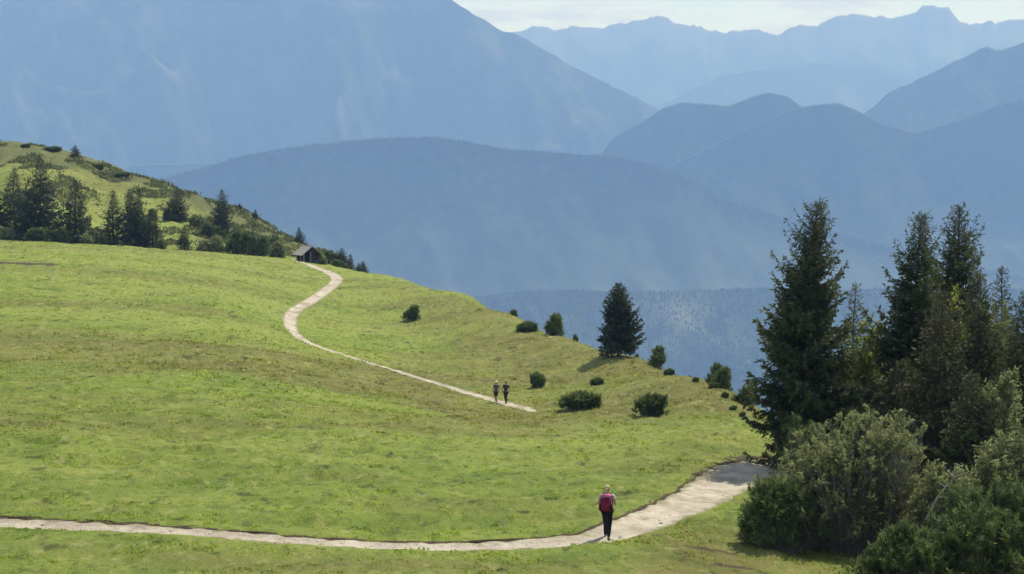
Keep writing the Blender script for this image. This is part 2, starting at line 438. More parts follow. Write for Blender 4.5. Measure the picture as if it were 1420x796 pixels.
def soil_patches(x, y):
    s = np.zeros(len(x))
    def blob(px, py, Y, rx, ry, amt=0.9):
        c = unproject(px, py, Y)
        q = ((x - c[0]) / rx) ** 2 + ((y - c[1]) / ry) ** 2
        return amt * np.exp(-q) * (0.45 + 1.1 * fbm(x / 0.9, y / 0.9, 3, 81))
    s = np.maximum(s, blob(30, 362, 229, 4.5, 2.2, 1.2))
    s = np.maximum(s, blob(985, 758, 58.6, 1.5, 0.5, 0.7))
    s = np.maximum(s, blob(1015, 786, 56.4, 0.9, 0.4, 0.8))
    s = np.maximum(s, blob(1015, 635, 81, 1.2, 0.8, 1.2))
    for (px, py, Y, rr) in ((110, 222, 390, 3.0), (130, 238, 388, 3.0), (185, 250, 380, 2.5), (280, 290, 368, 3.0), (150, 262, 372, 3)):
        s = np.maximum(s, blob(px, py, Y, rr, rr * 2.2, 0.75))
    return s
gsoil = np.maximum(gsoil, soil_patches(GX.ravel(), GY.ravel()))
def heathness(x, y):
    """bilberry and heather on the left-hand hill, thickest along its crest and right shoulder"""
    u = x / y
    h = sstep(300, 312, y) * (0.10 + 0.58 * sstep(358, 380, y) + 0.58 * sstep(-0.185, -0.15, u))
    return h
gheath = heathness(GX.ravel(), GY.ravel())
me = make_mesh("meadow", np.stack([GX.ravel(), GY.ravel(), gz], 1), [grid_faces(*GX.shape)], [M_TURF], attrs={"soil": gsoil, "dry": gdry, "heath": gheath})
structure("meadow", me)

# paths: a gravel sheet lying in its cutting, and the eroded earth bank on the far side
def path_sheet(name, line, lift, nx):
    T = np.gradient(line[:, :2], axis=0); T /= np.linalg.norm(T, axis=1)[:, None]
    N = np.stack([-T[:, 1], T[:, 0]], 1)
    o = np.linspace(-1, 1, nx)
    X = line[:, None, 0] + N[:, None, 0] * o[None] * (line[:, 2] + 0.12)[:, None]
    Y = line[:, None, 1] + N[:, None, 1] * o[None] * (line[:, 2] + 0.12)[:, None]
    z = base_h(X, Y) + 0.2 * relief(X, Y) - lift + (fbm(X / 0.5, Y / 0.5, 2, 91) - 0.5) * 0.10 + 0.03 * np.cos(o * 9.0)[None] - 0.04 * np.cos(o * 2.2)[None]
    return structure(name, make_mesh(name, np.stack([X.ravel(), Y.ravel(), z.ravel()], 1), [grid_faces(*X.shape)], [M_PATH], attrs={"edge": np.repeat(np.abs(o)[None], len(line), 0).ravel()}))
path_sheet("footpath", LOWER, 0.06, 11)
path_sheet("footpath", UPPER, 0.0, 7)

def bank_strip(line, reach):
    T = np.gradient(line[:, :2], axis=0); T /= np.linalg.norm(T, axis=1)[:, None]
    N = np.stack([-T[:, 1], T[:, 0]], 1)
    if reach < 0: N = -N
    s = np.arange(len(line)) * 0.12
    gate = sstep(0.36, 0.60, fbm(s / 3.0, s * 0, 4, 101)) * 5.0 - 3.0
    off = line[:, 2] + 0.06 - (fbm(s / 0.9, s * 0 + 3, 4, 105, 0.65) - 0.5) * 0.42
    prof = [(-0.08, -0.12), (-0.02, -0.06), (0.01, -0.02), (0.03, 0.018), (0.08, 0.015), (0.16, -0.07)]
    V = []
    for (do, dz) in prof:
        ox = line[:, 0] + N[:, 0] * (off + do); oy = line[:, 1] + N[:, 1] * (off + do)
        hz = base_h(ox, oy) + 0.2 * relief(ox, oy)
        V.append(np.stack([ox, oy, hz + (dz if dz < 0 else dz * gate * (0.6 + 0.9 * fbm(s / 0.5, s * 0 + do * 9, 2, 107)))], 1))
    V = np.array(V)
    return make_mesh("path_bank", V.reshape(-1, 3), [grid_faces(len(prof), len(line))], [M_SOIL])
left = LOWER[(LOWER[:, 0] < 9.6)]
structure("path_bank", bank_strip(left, 1))

# ------------------------------------------------------------------ grass: upright tufts over the meadow
def kites(P, D, length, width, droop=0.0, seed=0, tipval=None):
    """flat four-cornered blades: root, two sides, tip. returns V,F"""
    r = np.random.default_rng(seed)
    n = len(P)
    D = D / (np.linalg.norm(D, axis=1)[:, None] + 1e-9)
    rv = r.normal(size=(n, 3)); S = np.cross(D, rv); S /= (np.linalg.norm(S, axis=1)[:, None] + 1e-9)
    L = np.broadcast_to(np.asarray(length, float), (n,))[:, None]; Wd = np.broadcast_to(np.asarray(width, float), (n,))[:, None]
    mid = P + D * L * 0.45
    tip = P + D * L; tip[:, 2] -= droop * L[:, 0]
    V = np.empty((n, 4, 3)); V[:, 0] = P; V[:, 1] = mid + S * Wd * 0.5; V[:, 2] = tip; V[:, 3] = mid - S * Wd * 0.5
    Fc = np.arange(n * 4).reshape(n, 4)
    return V.reshape(-1, 3), Fc

def scatter_grass():
    r = np.random.default_rng(11)
    N = 300000
    lo, hi = 48.0, 285.0
    y = np.exp(r.uniform(np.log(lo), np.log(hi), N))
    u = r.uniform(-740, 740, N) / F_PX
    x = u * y
    clump = fbm(x / 1.3, y / 1.0, 3, 131); patch = fbm(x / 9, y / 9, 2, 51)
    keep = r.random(N) < (0.25 + 0.45 * sstep(0.42, 0.60, clump)) * (0.55 + 0.45 * sstep(70, 110, y))
    x, y, clump = x[keep], y[keep], clump[keep]
    z, soil, dl, wl_, du, wu = near_ground(x, y)
    ok = (np.abs(dl) > wl_ + 0.05) & (np.abs(du) > wu + 0.05)
    x, y, z, clump = x[ok], y[ok], z[ok], clump[ok]
    n = len(x)
    size = (0.03 + 0.05 * r.random(n) ** 2 + 0.05 * sstep(0.55, 0.75, clump)) * np.clip(y / 80, 0.9, 1.7)
    nb = 3
    P = np.repeat(np.stack([x, y, z - 0.015], 1), nb, 0) + np.concatenate([r.normal(size=(n * nb, 2)) * 0.06 * np.repeat(np.clip(y / 75, .9, 3), nb)[:, None], np.zeros((n * nb, 1))], 1)
    D = r.normal(size=(n * nb, 3)) * 0.5; D[:, 2] = 1.0
    L = np.repeat(size, nb) * r.uniform(0.7, 1.2, n * nb)
    V, Fc = kites(P, D, L, L * 0.75, 0.0, 5)
    dry = np.repeat(np.repeat(dryness(x, y) + 0.12 * r.normal(size=n), nb), 4)
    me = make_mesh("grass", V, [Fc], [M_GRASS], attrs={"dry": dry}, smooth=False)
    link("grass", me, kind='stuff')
scatter_grass()
def scatter_heath():
    """knee-high bilberry, heather and creeping juniper over the left-hand hill"""
    r = np.random.default_rng(19); N = 30000
    y = r.uniform(302, 402, N); x = r.uniform(-820, -215, N) / F_PX * y
    c1 = fbm(x / 4.0, y / 9.0, 4, 141)
    keep = r.random(N) < sstep(0.515, 0.615, c1 + 0.20 * (heathness(x, y) - 0.46)) * 0.85
    x, y = x[keep], y[keep]; z = near_ground(x, y)[0]; n = len(x); nb = 5
    P = np.repeat(np.stack([x, y, z], 1), nb, 0) + r.normal(size=(n * nb, 3)) * [0.35, 0.5, 0.10]
    D = r.normal(size=(n * nb, 3)) * 0.6; D[:, 2] = 0.8
    V, Fc = kites(P, D, np.repeat(r.uniform(0.25, 0.75, n), nb), 0.26, 0.0, 23)
    me = make_mesh("heath", V, [Fc], [M_HEATH], attrs={"tip": np.repeat(r.random(n * nb) ** 3, 4)}, smooth=False)
    link("heath", me, kind='stuff')
scatter_heath()

# ------------------------------------------------------------------ far country
FLOOR = -1000.0
def hill_mat(name, forest_a, forest_b, open_c, rock, open_lo, rock_z, clearing=None, meadow=None):  # meadow: mist tint painted onto the foot of the slopes
    k = Nodes(name); p = k.pos()
    f = k.noise(p, 0.022, 5, 0.7); g = k.noise(p, 0.0035, 5, 0.6)
    c = k.ramp(f, [(0.35, forest_a), (0.65, forest_b)])
    c = k.mix(k.ramp(g, [(open_lo, 0.0), (open_lo + 0.07, 1.0)]), c, open_c)
    sep = k.n.new("ShaderNodeSeparateXYZ"); k.l.new(p, sep.inputs[0])
    zz = k.math('ADD', sep.outputs[2], k.math('MULTIPLY', k.noise(p, 0.004, 6, 0.7, stretch=(1, 1, 0.25)), 900.0))
    zz = k.math('DIVIDE', zz, 3000.0)
    c = k.mix(k.ramp(zz, [((rock_z + 380) / 3000, 0.0), ((rock_z + 560) / 3000, 1.0)]), c, rock)
    if meadow is not None:                                        # meadow: paler colour low on the slopes, painting in the valley mist
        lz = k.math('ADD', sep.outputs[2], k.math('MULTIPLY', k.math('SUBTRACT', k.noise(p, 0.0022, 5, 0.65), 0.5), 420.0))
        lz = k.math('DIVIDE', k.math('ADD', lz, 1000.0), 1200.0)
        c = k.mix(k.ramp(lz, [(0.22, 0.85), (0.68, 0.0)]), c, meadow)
    if clearing is not None:
        c = k.mix(k.attr("clear"), c, clearing)
    k.color(c); k.b.inputs["Specular IOR Level"].default_value = 0.0
    return k.m
FA, FB = (0.022, 0.034, 0.026), (0.050, 0.068, 0.048)
M_HILL = hill_mat("forested_hillside", FA, FB, (0.045, 0.058, 0.026), (0.10, 0.10, 0.09), 0.60, 2500, None, (0.105, 0.130, 0.095))  # last colour paints mist brightening onto the hill feet
M_HILL_NEAR = hill_mat("valley_woods", FA, FB, (0.055, 0.068, 0.032), (0.10, 0.10, 0.09), 0.58, 2500, (0.17, 0.18, 0.13))
M_MOUNT = hill_mat("mountain_flank", FA, FB, (0.070, 0.080, 0.050), (0.110, 0.108, 0.100), 0.54, 760, (0.24, 0.235, 0.22))

def ridge(name, sil, Yr, front, back, mat, amp, lam, jag=0.0, seed=0, power=1.5, lo=-500, hi=1950, step=5, nf=60, cleard=None):
    sx = np.array([s[0] for s in sil], float); sy = np.array([s[1] for s in sil], float)
    px = np.arange(lo, hi, step, dtype=float)
    py = np.interp(px, sx, sy)
    py = np.convolve(np.pad(py, 1, mode='edge'), [.25, .5, .25], 'valid')
    py = py - jag * (fbm(px / 30.0, px * 0, 5, seed + 5, 0.66) - 0.5) * 2
    zr = -(py - HORIZON) / F_PX * Yr
    t = np.concatenate([np.linspace(-1, 0, 13)[:-1], np.linspace(0, 1, nf) ** 1.25])
    Yg = np.where(t < 0, Yr - t * back, Yr - t * front)[:, None] * np.ones((1, len(px)))
    a = np.abs(t)[:, None]
    X = ((px - CX) / F_PX)[None] * Yr * (1 - 0.25 * (Yr - Yg) / Yr)
    prof = 1 - (1 - a) ** power
    Z = zr[None] - (zr[None] - FLOOR) * prof
    sp = 1 - np.abs(2 * fbm(X / lam + Yg / (lam * 3.0), Yg / (lam * 1.3), 5, seed) - 1)          # ridged: spurs run down the slope
    fine = fbm(X / (lam * .22), Yg / (lam * .22), 4, seed + 20) - 0.5
    env = np.sin(np.pi * np.clip(a, 0, 1)) ** 0.8
    Z = Z + env * amp * (sp - 0.75) * 1.6 + np.minimum(a * 8, 1) * fine * amp * 0.35
    Z = np.maximum(Z, FLOOR - 60)
    att = None
    if cleard is not None:
        cl = np.zeros(X.shape)
        PXg = CX + F_PX * X / Yg; PYg = HORIZON - F_PX * Z / Yg
        for (bx, by, rx, ry, am) in cleard:
            cl = np.maximum(cl, am * np.exp(-((PXg - bx) / rx) ** 2 - ((PYg - by) / ry) ** 2))
        att = {"clear": (cl * sstep(0.40, 0.60, fbm(X / 70, Yg / 90, 4, seed + 40))).ravel()}
    me = make_mesh(name, np.stack([X.ravel(), Yg.ravel(), Z.ravel()], 1), [grid_faces(*X.shape)], [mat], attrs=att)
    o = structure(name, me)
    return X, Yg, Z

SIL_WOODS = [(-500,520),(300,470),(560,440),(640,417),(680,409),(720,405),(800,402),(870,405),(960,403),(1060,399),(1150,404),(1250,398),(1420,400),(1950,420)]
SIL_HILL = [(-500,330),(0,282),(180,256),(240,244),(290,231),(330,218),(400,205),(470,197),(530,192),(600,190),(650,197),(700,207),(780,213),(850,217),(900,228),(960,250),(1000,275),(1060,295),(1120,310),(1200,335),(1260,350),(1420,385),(1950,470)]
SIL_LEFTLOW = [(-500,240),(100,238),(160,234),(200,228),(260,226),(310,228),(420,236),(600,260),(900,420),(1950,470)]
SIL_MOUND = [(-500,460),(700,330),(800,240),(835,212),(850,190),(880,175),(920,150),(945,142),(985,145),(1010,147),(1040,135),(1062,128),(1090,134),(1115,152),(1160,175),(1260,220),(1400,300),(1950,470)]
SIL_MOUND2 = [(-500,470),(800,330),(900,245),(1000,195),(1060,167),(1100,151),(1135,145),(1160,143),(1190,155),(1230,175),(1268,184),(1290,178),(1330,165),(1380,146),(1420,135),(1500,120),(1950,100)]
SIL_RIGHT = [(-500,480),(900,330),(1100,220),(1190,160),(1230,130),(1280,105),(1340,76),(1362,67),(1380,70),(1420,55),(1520,20),(1950,-60)]
SIL_FAR = [(-500,10),(500,50),(700,46),(750,40),(780,37),(830,38),(850,28),(880,30),(905,24),(930,32),(960,40),(985,47),(1010,42),(1040,40),(1060,48),(1075,52),(1090,43),(1130,35),(1150,22),(1180,20),(1200,25),(1215,20),(1235,25),(1260,22),(1280,12),(1310,14),(1330,30),(1380,28),(1420,25),(1600,15),(1950,30)]
SIL_FAR2 = [(-500,300),(800,220),(900,150),(1000,104),(1050,95),(1130,86),(1200,94),(1260,108),(1400,140),(1950,200)]
SIL_WALL = [(-500,-40),(-200,-70),(0,-50),(150,-55),(300,-40),(430,-30),(510,-6),(545,0),(570,-12),(600,-14),(625,0),(660,24),(690,40),(715,48),(740,60),(790,90),(850,120),(880,136),(912,152),(960,195),(1050,290),(1200,420),(1950,470)]

Xw, Yw, Zw = ridge("wooded_valley_side", SIL_WOODS, 5700, 1500, 450, M_HILL_NEAR, 110, 380, 1.5, 1, 1.4, lo=-100, hi=1700, step=4, nf=80,
      cleard=[(945, 445, 55, 38, 0.55), (870, 430, 30, 16, 0.4), (1000, 470, 30, 30, 0.4), (905, 400, 60, 6, 0.3)])
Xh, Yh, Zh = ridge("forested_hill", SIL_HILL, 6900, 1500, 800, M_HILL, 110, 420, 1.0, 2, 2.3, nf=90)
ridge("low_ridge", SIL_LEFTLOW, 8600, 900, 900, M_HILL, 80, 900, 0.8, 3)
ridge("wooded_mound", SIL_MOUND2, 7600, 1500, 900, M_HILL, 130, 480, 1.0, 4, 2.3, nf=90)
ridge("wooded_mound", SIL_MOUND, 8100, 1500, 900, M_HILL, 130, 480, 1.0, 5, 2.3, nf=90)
ridge("mountain_wall", SIL_WALL, 10400, 2200, 1600, M_MOUNT, 620, 900, 5.0, 6, 1.9, nf=110,
      cleard=[(60, 20, 14, 28, 0.28), (80, 55, 10, 28, 0.28), (92, 85, 8, 24, 0.2), (540, 4, 26, 7, 0.8)])
ridge("mountain_slope", SIL_RIGHT, 9300, 1900, 1200, M_MOUNT, 380, 760, 5.0, 7, 2.1, nf=90)
ridge("mountain_range", SIL_FAR2, 14300, 2600, 1300, M_MOUNT, 380, 1000, 5, 8, 2.0)
ridge("mountain_range", SIL_FAR, 16200, 2800, 1200, M_MOUNT, 460, 1000, 12.0, 9, 2.0)
fx = np.linspace(-9500, 9500, 40); fy = np.linspace(900, 17700, 40)
FXg, FYg = np.meshgrid(fx, fy)
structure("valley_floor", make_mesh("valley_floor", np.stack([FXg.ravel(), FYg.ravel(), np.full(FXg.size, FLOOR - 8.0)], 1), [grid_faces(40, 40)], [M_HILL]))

def far_forest(X, Y, Z, count, rowsel, hgt, seed):
    """spires of single trees standing on a far hillside, too many to count"""
    r = np.random.default_rng(seed)
    nr, nc = X.shape
    i = rowsel(r, count); j = r.uniform(0, nc - 1.01, count)
    i0, j0 = i.astype(int), j.astype(int); fi, fj = i - i0, j - j0
    def bil(A): return (A[i0, j0] * (1 - fj) + A[i0, j0 + 1] * fj) * (1 - fi) + (A[i0 + 1, j0] * (1 - fj) + A[i0 + 1, j0 + 1] * fj) * fi
    x, y, z = bil(X), bil(Y), bil(Z)
    h = hgt * r.uniform(0.5, 1.25, count); w = h * r.uniform(0.20, 0.32, count)
    ns = 5
    ang = np.arange(ns) / ns * 2 * np.pi
    V = np.empty((count, ns + 1, 3))
    for q in range(ns):
        V[:, q, 0] = x + w * np.cos(ang[q]); V[:, q, 1] = y + w * np.sin(ang[q]); V[:, q, 2] = z - h * 0.1
    V[:, ns] = np.stack([x, y, z + h], 1)
    b = np.arange(count)[:, None] * (ns + 1)
    F_ = np.concatenate([np.concatenate([b + q, b + (q + 1) % ns, b + ns], 1) for q in range(ns)])
    me = make_mesh("distant_forest", V.reshape(-1, 3), [F_], [M_FARSPRUCE], smooth=False, attrs={"tip": np.zeros(count * (ns + 1))})
    link("distant_forest", me, kind='stuff')
far_forest(Xh, Yh, Zh, 14000, lambda r, n: np.clip(12 + np.abs(r.normal(size=n)) * 3.0 - 0.8, 6, 60), 9.0, 5)
far_forest(Xw, Yw, Zw, 30000, lambda r, n: 11.5 + r.uniform(0, 1, n) * 42, 8.0, 6)
# ------------------------------------------------------------------ vegetation builders
class Build:
    """collects triangles and quads for one mesh"""
    def __init__(s): s.V, s.F, s.n, s.tip = [], [], 0, []
    def add(s, V, F, tip=0.0):
        V = np.asarray(V, float); s.V.append(V); s.F.append(np.asarray(F) + s.n); s.n += len(V)
        s.tip.append(np.broadcast_to(np.asarray(tip, float), (len(V),)))
    def tube(s, P, r, sides=5, cap=True):
        P = np.asarray(P, float); r = np.broadcast_to(np.asarray(r, float), (len(P),))
        T = np.gradient(P, axis=0); T /= (np.linalg.norm(T, axis=1)[:, None] + 1e-9)
        ref = np.where(np.abs(T[:, 2:3]) > 0.9, np.array([[1.0, 0, 0]]), np.array([[0, 0, 1.0]]))
        A_ = np.cross(T, ref); A_ /= (np.linalg.norm(A_, axis=1)[:, None] + 1e-9); B_ = np.cross(T, A_)
        an = np.arange(sides) / sides * 2 * np.pi
        V = P[:, None] + r[:, None, None] * (A_[:, None] * np.cos(an)[None, :, None] + B_[:, None] * np.sin(an)[None, :, None])
        i = np.arange(len(P) * sides).reshape(len(P), sides)
        F_ = np.stack([i[:-1], np.roll(i[:-1], -1, 1), np.roll(i[1:], -1, 1), i[1:]], -1).reshape(-1, 4)
        s.add(V.reshape(-1, 3), F_)
    def mesh(s, name, mat, smooth=True):
        V = np.vstack(s.V); fs = {}
        for f in s.F: fs.setdefault(f.shape[1], []).append(f)
        return make_mesh(name, V, [np.vstack(v) for v in fs.values()], [mat], smooth=smooth, attrs={"tip": np.concatenate(s.tip)})

def conifer(H, Rad, seed, mat, nbr=130, twig=0.11, prof=0.8, bare=0.04, loose=0.35, dens=1.0, lean=0.0, columnar=0.0, top_fill=0.0, foot=0.75, kite=(0.23, 0.085)):
    """trunk, limbs and crown meshes of a spruce standing at the origin"""
    r = np.random.default_rng(seed)
    tr, lb, cr = Build(), Build(), Build()
    zs = np.linspace(-0.4, H, 14)
    sway = lambda z: np.stack([lean * (z / H) ** 2 * H + 0.012 * H * np.sin(z / H * 5 + seed), 0.010 * H * np.cos(z / H * 4 + seed)], -1)
    base_r = 0.0135 * H + 0.03
    tr.tube(np.column_stack([sway(zs), zs]), base_r * (1 - np.clip(zs, 0, H) / H * 0.94) * (1 + 0.35 * np.exp(-np.clip(zs, 0, H) / 0.3)), 8)
    P_, D_, L_, W_, tipv = [], [], [], [], []
    az = r.random() * 6.28
    lob = r.uniform(0, 6.28, 3)
    for i in range(nbr):
        t = bare + (0.985 - bare) * ((i + r.random()) / nbr) ** 0.92
        az += 2.4 + r.normal() * 0.35
        shape = (1 - t) ** prof * (1 - columnar) + columnar * np.minimum(1, (1 - t) * 4) * 0.75
        L = Rad * (shape + 0.035 + top_fill * (1 - t) * t) * (1 - loose + loose * 1.7 * r.random())
        L *= 1 + 0.22 * math.sin(3 * az + lob[0] + t * 6) * loose
        L *= foot + (1 - foot) * min(1.0, t / 0.28)
        n = max(5, int(L / 0.22) + 4)
        s = np.linspace(0, 1, n)
        up = -0.30 + 1.05 * t + r.normal() * 0.10
        rad = s * L
        dz = L * (up * s - 0.42 * (1 - t) * s ** 2 + 0.42 * s ** 4)
        c_, s__ = math.cos(az), math.sin(az)
        bend = r.normal() * 0.12
        o = sway(np.full(1, t * H))[0]
        B = np.column_stack([o[0] + c_ * rad - s__ * bend * rad * s, o[1] + s__ * rad + c_ * bend * rad * s, t * H + dz])
        lb.tube(B, np.linspace(0.012 + 0.012 * L, 0.006, n), 4)
        T = np.gradient(B, axis=0); T /= np.linalg.norm(T, axis=1)[:, None]
        nt = max(6, int(L / twig * dens * 1.7))
        st = np.sort(0.10 + 0.90 * r.random(nt) ** 0.85)
        Pb = np.column_stack([np.interp(st, s, B[:, q]) for q in range(3)])
        Tb = np.column_stack([np.interp(st, s, T[:, q]) for q in range(3)])
        side = np.column_stack([-s__ * np.ones(nt), c_ * np.ones(nt), np.zeros(nt)]) * r.choice([-1, 1], nt)[:, None]
        Dt = Tb * 0.75 + side * r.uniform(0.3, 1.0, nt)[:, None] + np.array([0, 0, -0.28]) * r.random(nt)[:, None] + r.normal(size=(nt, 3)) * 0.16
        Dt /= np.linalg.norm(Dt, axis=1)[:, None]
        lt = (0.10 + 0.32 * L * (1.08 - st)) * r.uniform(0.6, 1.2, nt)
        lt = np.clip(lt, kite[0] * 0.9 * (0.35 + 0.65 * min(1.0, (1 - t) * 2.2)), 1.0)
        per = np.maximum(2, (lt / (kite[0] * 0.30)).astype(int))
        idx = np.repeat(np.arange(nt), per)
        q = r.random(len(idx))
        P = Pb[idx] + Dt[idx] * (lt[idx] * q)[:, None] - np.array([0, 0, 1.0]) * (0.30 * lt[idx] * q ** 2)[:, None]
        D = Dt[idx] * 0.9 + r.normal(size=(len(idx), 3)) * 0.42
        P_.append(P); D_.append(D); ks = 0.42 + 0.58 * min(1.0, (1 - t) * 2.2)
        L_.append(kite[0] * ks * r.uniform(0.6, 1.25, len(idx))); W_.append(kite[1] * ks * r.uniform(0.7, 1.4, len(idx)))
        tipv.append(np.clip(q * 0.5 * st[idx], 0, 1) * r.random(len(idx)))
    # the leading shoot
    m = 26; q = r.random(m)
    P_.append(np.column_stack([np.repeat(sway(np.full(1, H)), m, 0) + r.normal(size=(m, 2)) * 0.02, H * (0.955 + 0.05 * q)])); D_.append(np.column_stack([r.normal(size=(m, 2)) * 0.55, np.ones(m)]))
    L_.append(np.full(m, kite[0] * 0.45)); W_.append(np.full(m, kite[1] * 0.5)); tipv.append(np.zeros(m))
    P, D, L, W = np.vstack(P_), np.vstack(D_), np.concatenate(L_), np.concatenate(W_)
    V, F_ = kites(P, D, L, W, 0.12, seed + 1)
    cr.add(V, F_, np.repeat(np.concatenate(tipv), 4))
    return tr.mesh("trunk", M_BARK), lb.mesh("limbs", M_BARK), cr.mesh("crown", mat, smooth=False)

def tree_thing(name, label, cat, meshes, loc, rz=0.0, scale=None, group=None):
    o = thing(name, label, cat, loc, rz, group)
    for nm, me in zip(("trunk", "limbs", "crown"), meshes):
        if me is not None: link(nm, me, o)
    if scale is not None: o.scale = scale
    return o

def bush(Wd, Ht, Dp, seed, mat, shoots=160, needles=46, length=0.30, kite=(0.11, 0.022), twig_mat=None, bareness=0.25, lumps=5, upright=0.6, stem_r=0.020, broad=False, flat=2.2):
    """many-stemmed shrub: stems and foliage. Wd, Ht, Dp = overall size"""
    r = np.random.default_rng(seed)
    st, fo = Build(), Build()
    # lumpy dome made of several lobes
    lc = np.column_stack([r.uniform(-0.55, 0.55, lumps) * Wd / 2, r.uniform(-0.55, 0.55, lumps) * Dp / 2, np.zeros(lumps)])
    lr = r.uniform(0.45, 0.75, lumps); lh = r.uniform(0.50, 1.0, lumps) * Ht; lh[0] = Ht; lc[0, :2] *= 0.3
    P_, D_, L_, W_, tv = [], [], [], [], []
    for i in range(shoots):
        kx = r.integers(lumps)
        th = r.uniform(0, 6.283); v = r.random() ** 0.75                     # v: how far out on the lobe
        dirh = np.array([math.cos(th) * Wd / 2 * lr[kx], math.sin(th) * Dp / 2 * lr[kx], 0])
        shell = r.uniform(0.45, 1.04) if i % 3 == 0 else r.uniform(0.8, 1.04)
        zz = math.sqrt(max(0.0, 1 - v ** flat)) * lh[kx] * shell
        tip = lc[kx] + dirh * v * shell + np.array([0, 0, max(zz, 0.10 * Ht)])
        root = lc[kx] * 0.55 + np.array([*(r.normal(size=2) * 0.06 * Wd), -0.08])
        out = (tip - root); mid = root + out * 0.5 + np.array([out[0], out[1], 0]) * 0.18 - np.array([0, 0, 0.10 * Ht])
        t = np.linspace(0, 1, 6)[:, None]
        Bz = root * (1 - t) ** 2 + 2 * mid * t * (1 - t) + tip * t ** 2 + np.cumsum(r.normal(size=(6, 3)) * 0.012 * Ht, 0) * t
        st.tube(Bz, np.linspace(stem_r, 0.006, 6), 3)
        T = Bz[-1] - Bz[-3]; T /= np.linalg.norm(T)
        ax = T * (1 - upright) + np.array([0, 0, upright]) + dirh / (np.linalg.norm(dirh) + 1e-6) * 0.25 * v
        ax /= np.linalg.norm(ax)
        if r.random() < bareness:
            for b in range(3):                                                # bare twigs
                d = ax + r.normal(size=3) * 0.5
                st.tube(np.array([Bz[-2], Bz[-2] + d * length * 0.6, Bz[-2] + d * length * 1.25 + r.normal(size=3) * 0.05]), [0.010, 0.007, 0.004], 3)
            if r.random() < 0.5: continue
        ns = 3 if not broad else 4
        for b in range(ns):
            a2 = ax + r.normal(size=3) * (0.34 if not broad else 0.6); a2 /= np.linalg.norm(a2)
            base = Bz[-1] - ax * length * r.uniform(0.0, 0.55) + r.normal(size=3) * length * 0.12
            m = needles // ns
            q = r.random(m)
            P_.append(base + a2 * (length * q)[:, None] * r.uniform(0.7, 1.15))
            D_.append(a2 * r.uniform(0.25, 0.9) + r.normal(size=(m, 3)) * (0.42 if not broad else 0.9))
            L_.append(kite[0] * r.uniform(0.7, 1.3, m)); W_.append(kite[1] * r.uniform(0.7, 1.3, m)); tv.append(q * r.random() * 0.7)
    V, F_ = kites(np.vstack(P_), np.vstack(D_), np.concatenate(L_), np.concatenate(W_), 0.0, seed + 3)
    fo.add(V, F_, np.repeat(np.concatenate(tv), 4))
    return st.mesh("stems", twig_mat or M_TWIG), fo.mesh("foliage", mat, smooth=False)

def bush_thing(name, label, cat, meshes, loc, rz=0.0, scale=None, group=None):
    o = thing(name, label, cat, loc, rz, group)
    for nm, me in zip(("stems", "foliage"), meshes): link(nm, me, o)
    if scale is not None: o.scale = scale
    return o

def at_depth(px, Y):
    """ground point straight below a photo column at distance Y"""
    x = (px - CX) / F_PX * Y * 1.003
    return np.array([x, Y, ground_at(x, Y)])
def px_size(px_len, Y): return px_len / F_PX * Y
def height_to(py, g): return unproject(710, py, g[1])[2] - g[2]

# ------------------------------------------------------------------ the clump of spruces on the right
BIG = "tall spruces in the clump on the right"
def big_spruce(label, px, top, Y, half, seed, mat=M_SPRUCE, **kw):
    g = at_depth(px, Y); H = height_to(top, g)
    return tree_thing("spruce_tree", label, "spruce tree", conifer(H, px_size(half, Y), seed, mat, **kw), g, group=BIG)
big_spruce("tall dense dark spruce at the left edge of the tree clump beside the path bend", 1112, 278, 80, 80, 1, nbr=420, loose=0.6, prof=0.72, dens=1.8, lean=0.065, foot=0.6)
big_spruce("big dark spruce in the middle of the clump, left of the tallest columnar one", 1274, 296, 82, 70, 2, nbr=380, loose=0.62, prof=0.70, dens=1.7, foot=0.7)
big_spruce("tallest narrow spruce of the clump with a ragged columnar top", 1325, 284, 86, 50, 3, nbr=360, loose=0.58, prof=0.5, columnar=0.5, dens=1.7)
big_spruce("thin olive brown spruce standing in front of the two tall middle spruces", 1304, 405, 73, 44, 4, mat=M_SPRUCE_OLIVE, nbr=210, loose=0.55, prof=0.5, dens=1.2)
big_spruce("slim dark spruce right of the tallest one, among paler green leaves", 1356, 378, 78, 40, 5, nbr=220, loose=0.5, prof=0.55, dens=1.3)
big_spruce("slender pointed spruce with bluish sky around its tip near the right edge", 1391, 370, 88, 32, 6, nbr=180, loose=0.5, prof=0.65, dens=1.2)
big_spruce("spruce cut off by the right border of the photo", 1424, 405, 76, 46, 7, nbr=200, loose=0.6, prof=0.6, dens=1.2)
big_spruce("spruce filling the right edge between the slender pointed one and the cut off one", 1406, 440, 82, 38, 11, nbr=190, loose=0.55, prof=0.62, dens=1.3)
big_spruce("small spruce tip showing in the gap between the left spruce and the middle spruces", 1186, 393, 95, 34, 8, nbr=150, loose=0.5, prof=0.65, dens=1.2)
big_spruce("young dark spruce filling the foot of the middle spruces", 1252, 500, 78, 38, 9, nbr=190, loose=0.45, prof=0.7, dens=1.0)
big_spruce("low dark spruce beside the olive brown one, above the grey green bush", 1350, 520, 71, 44, 10, nbr=170, loose=0.45, prof=0.7, dens=1.0)

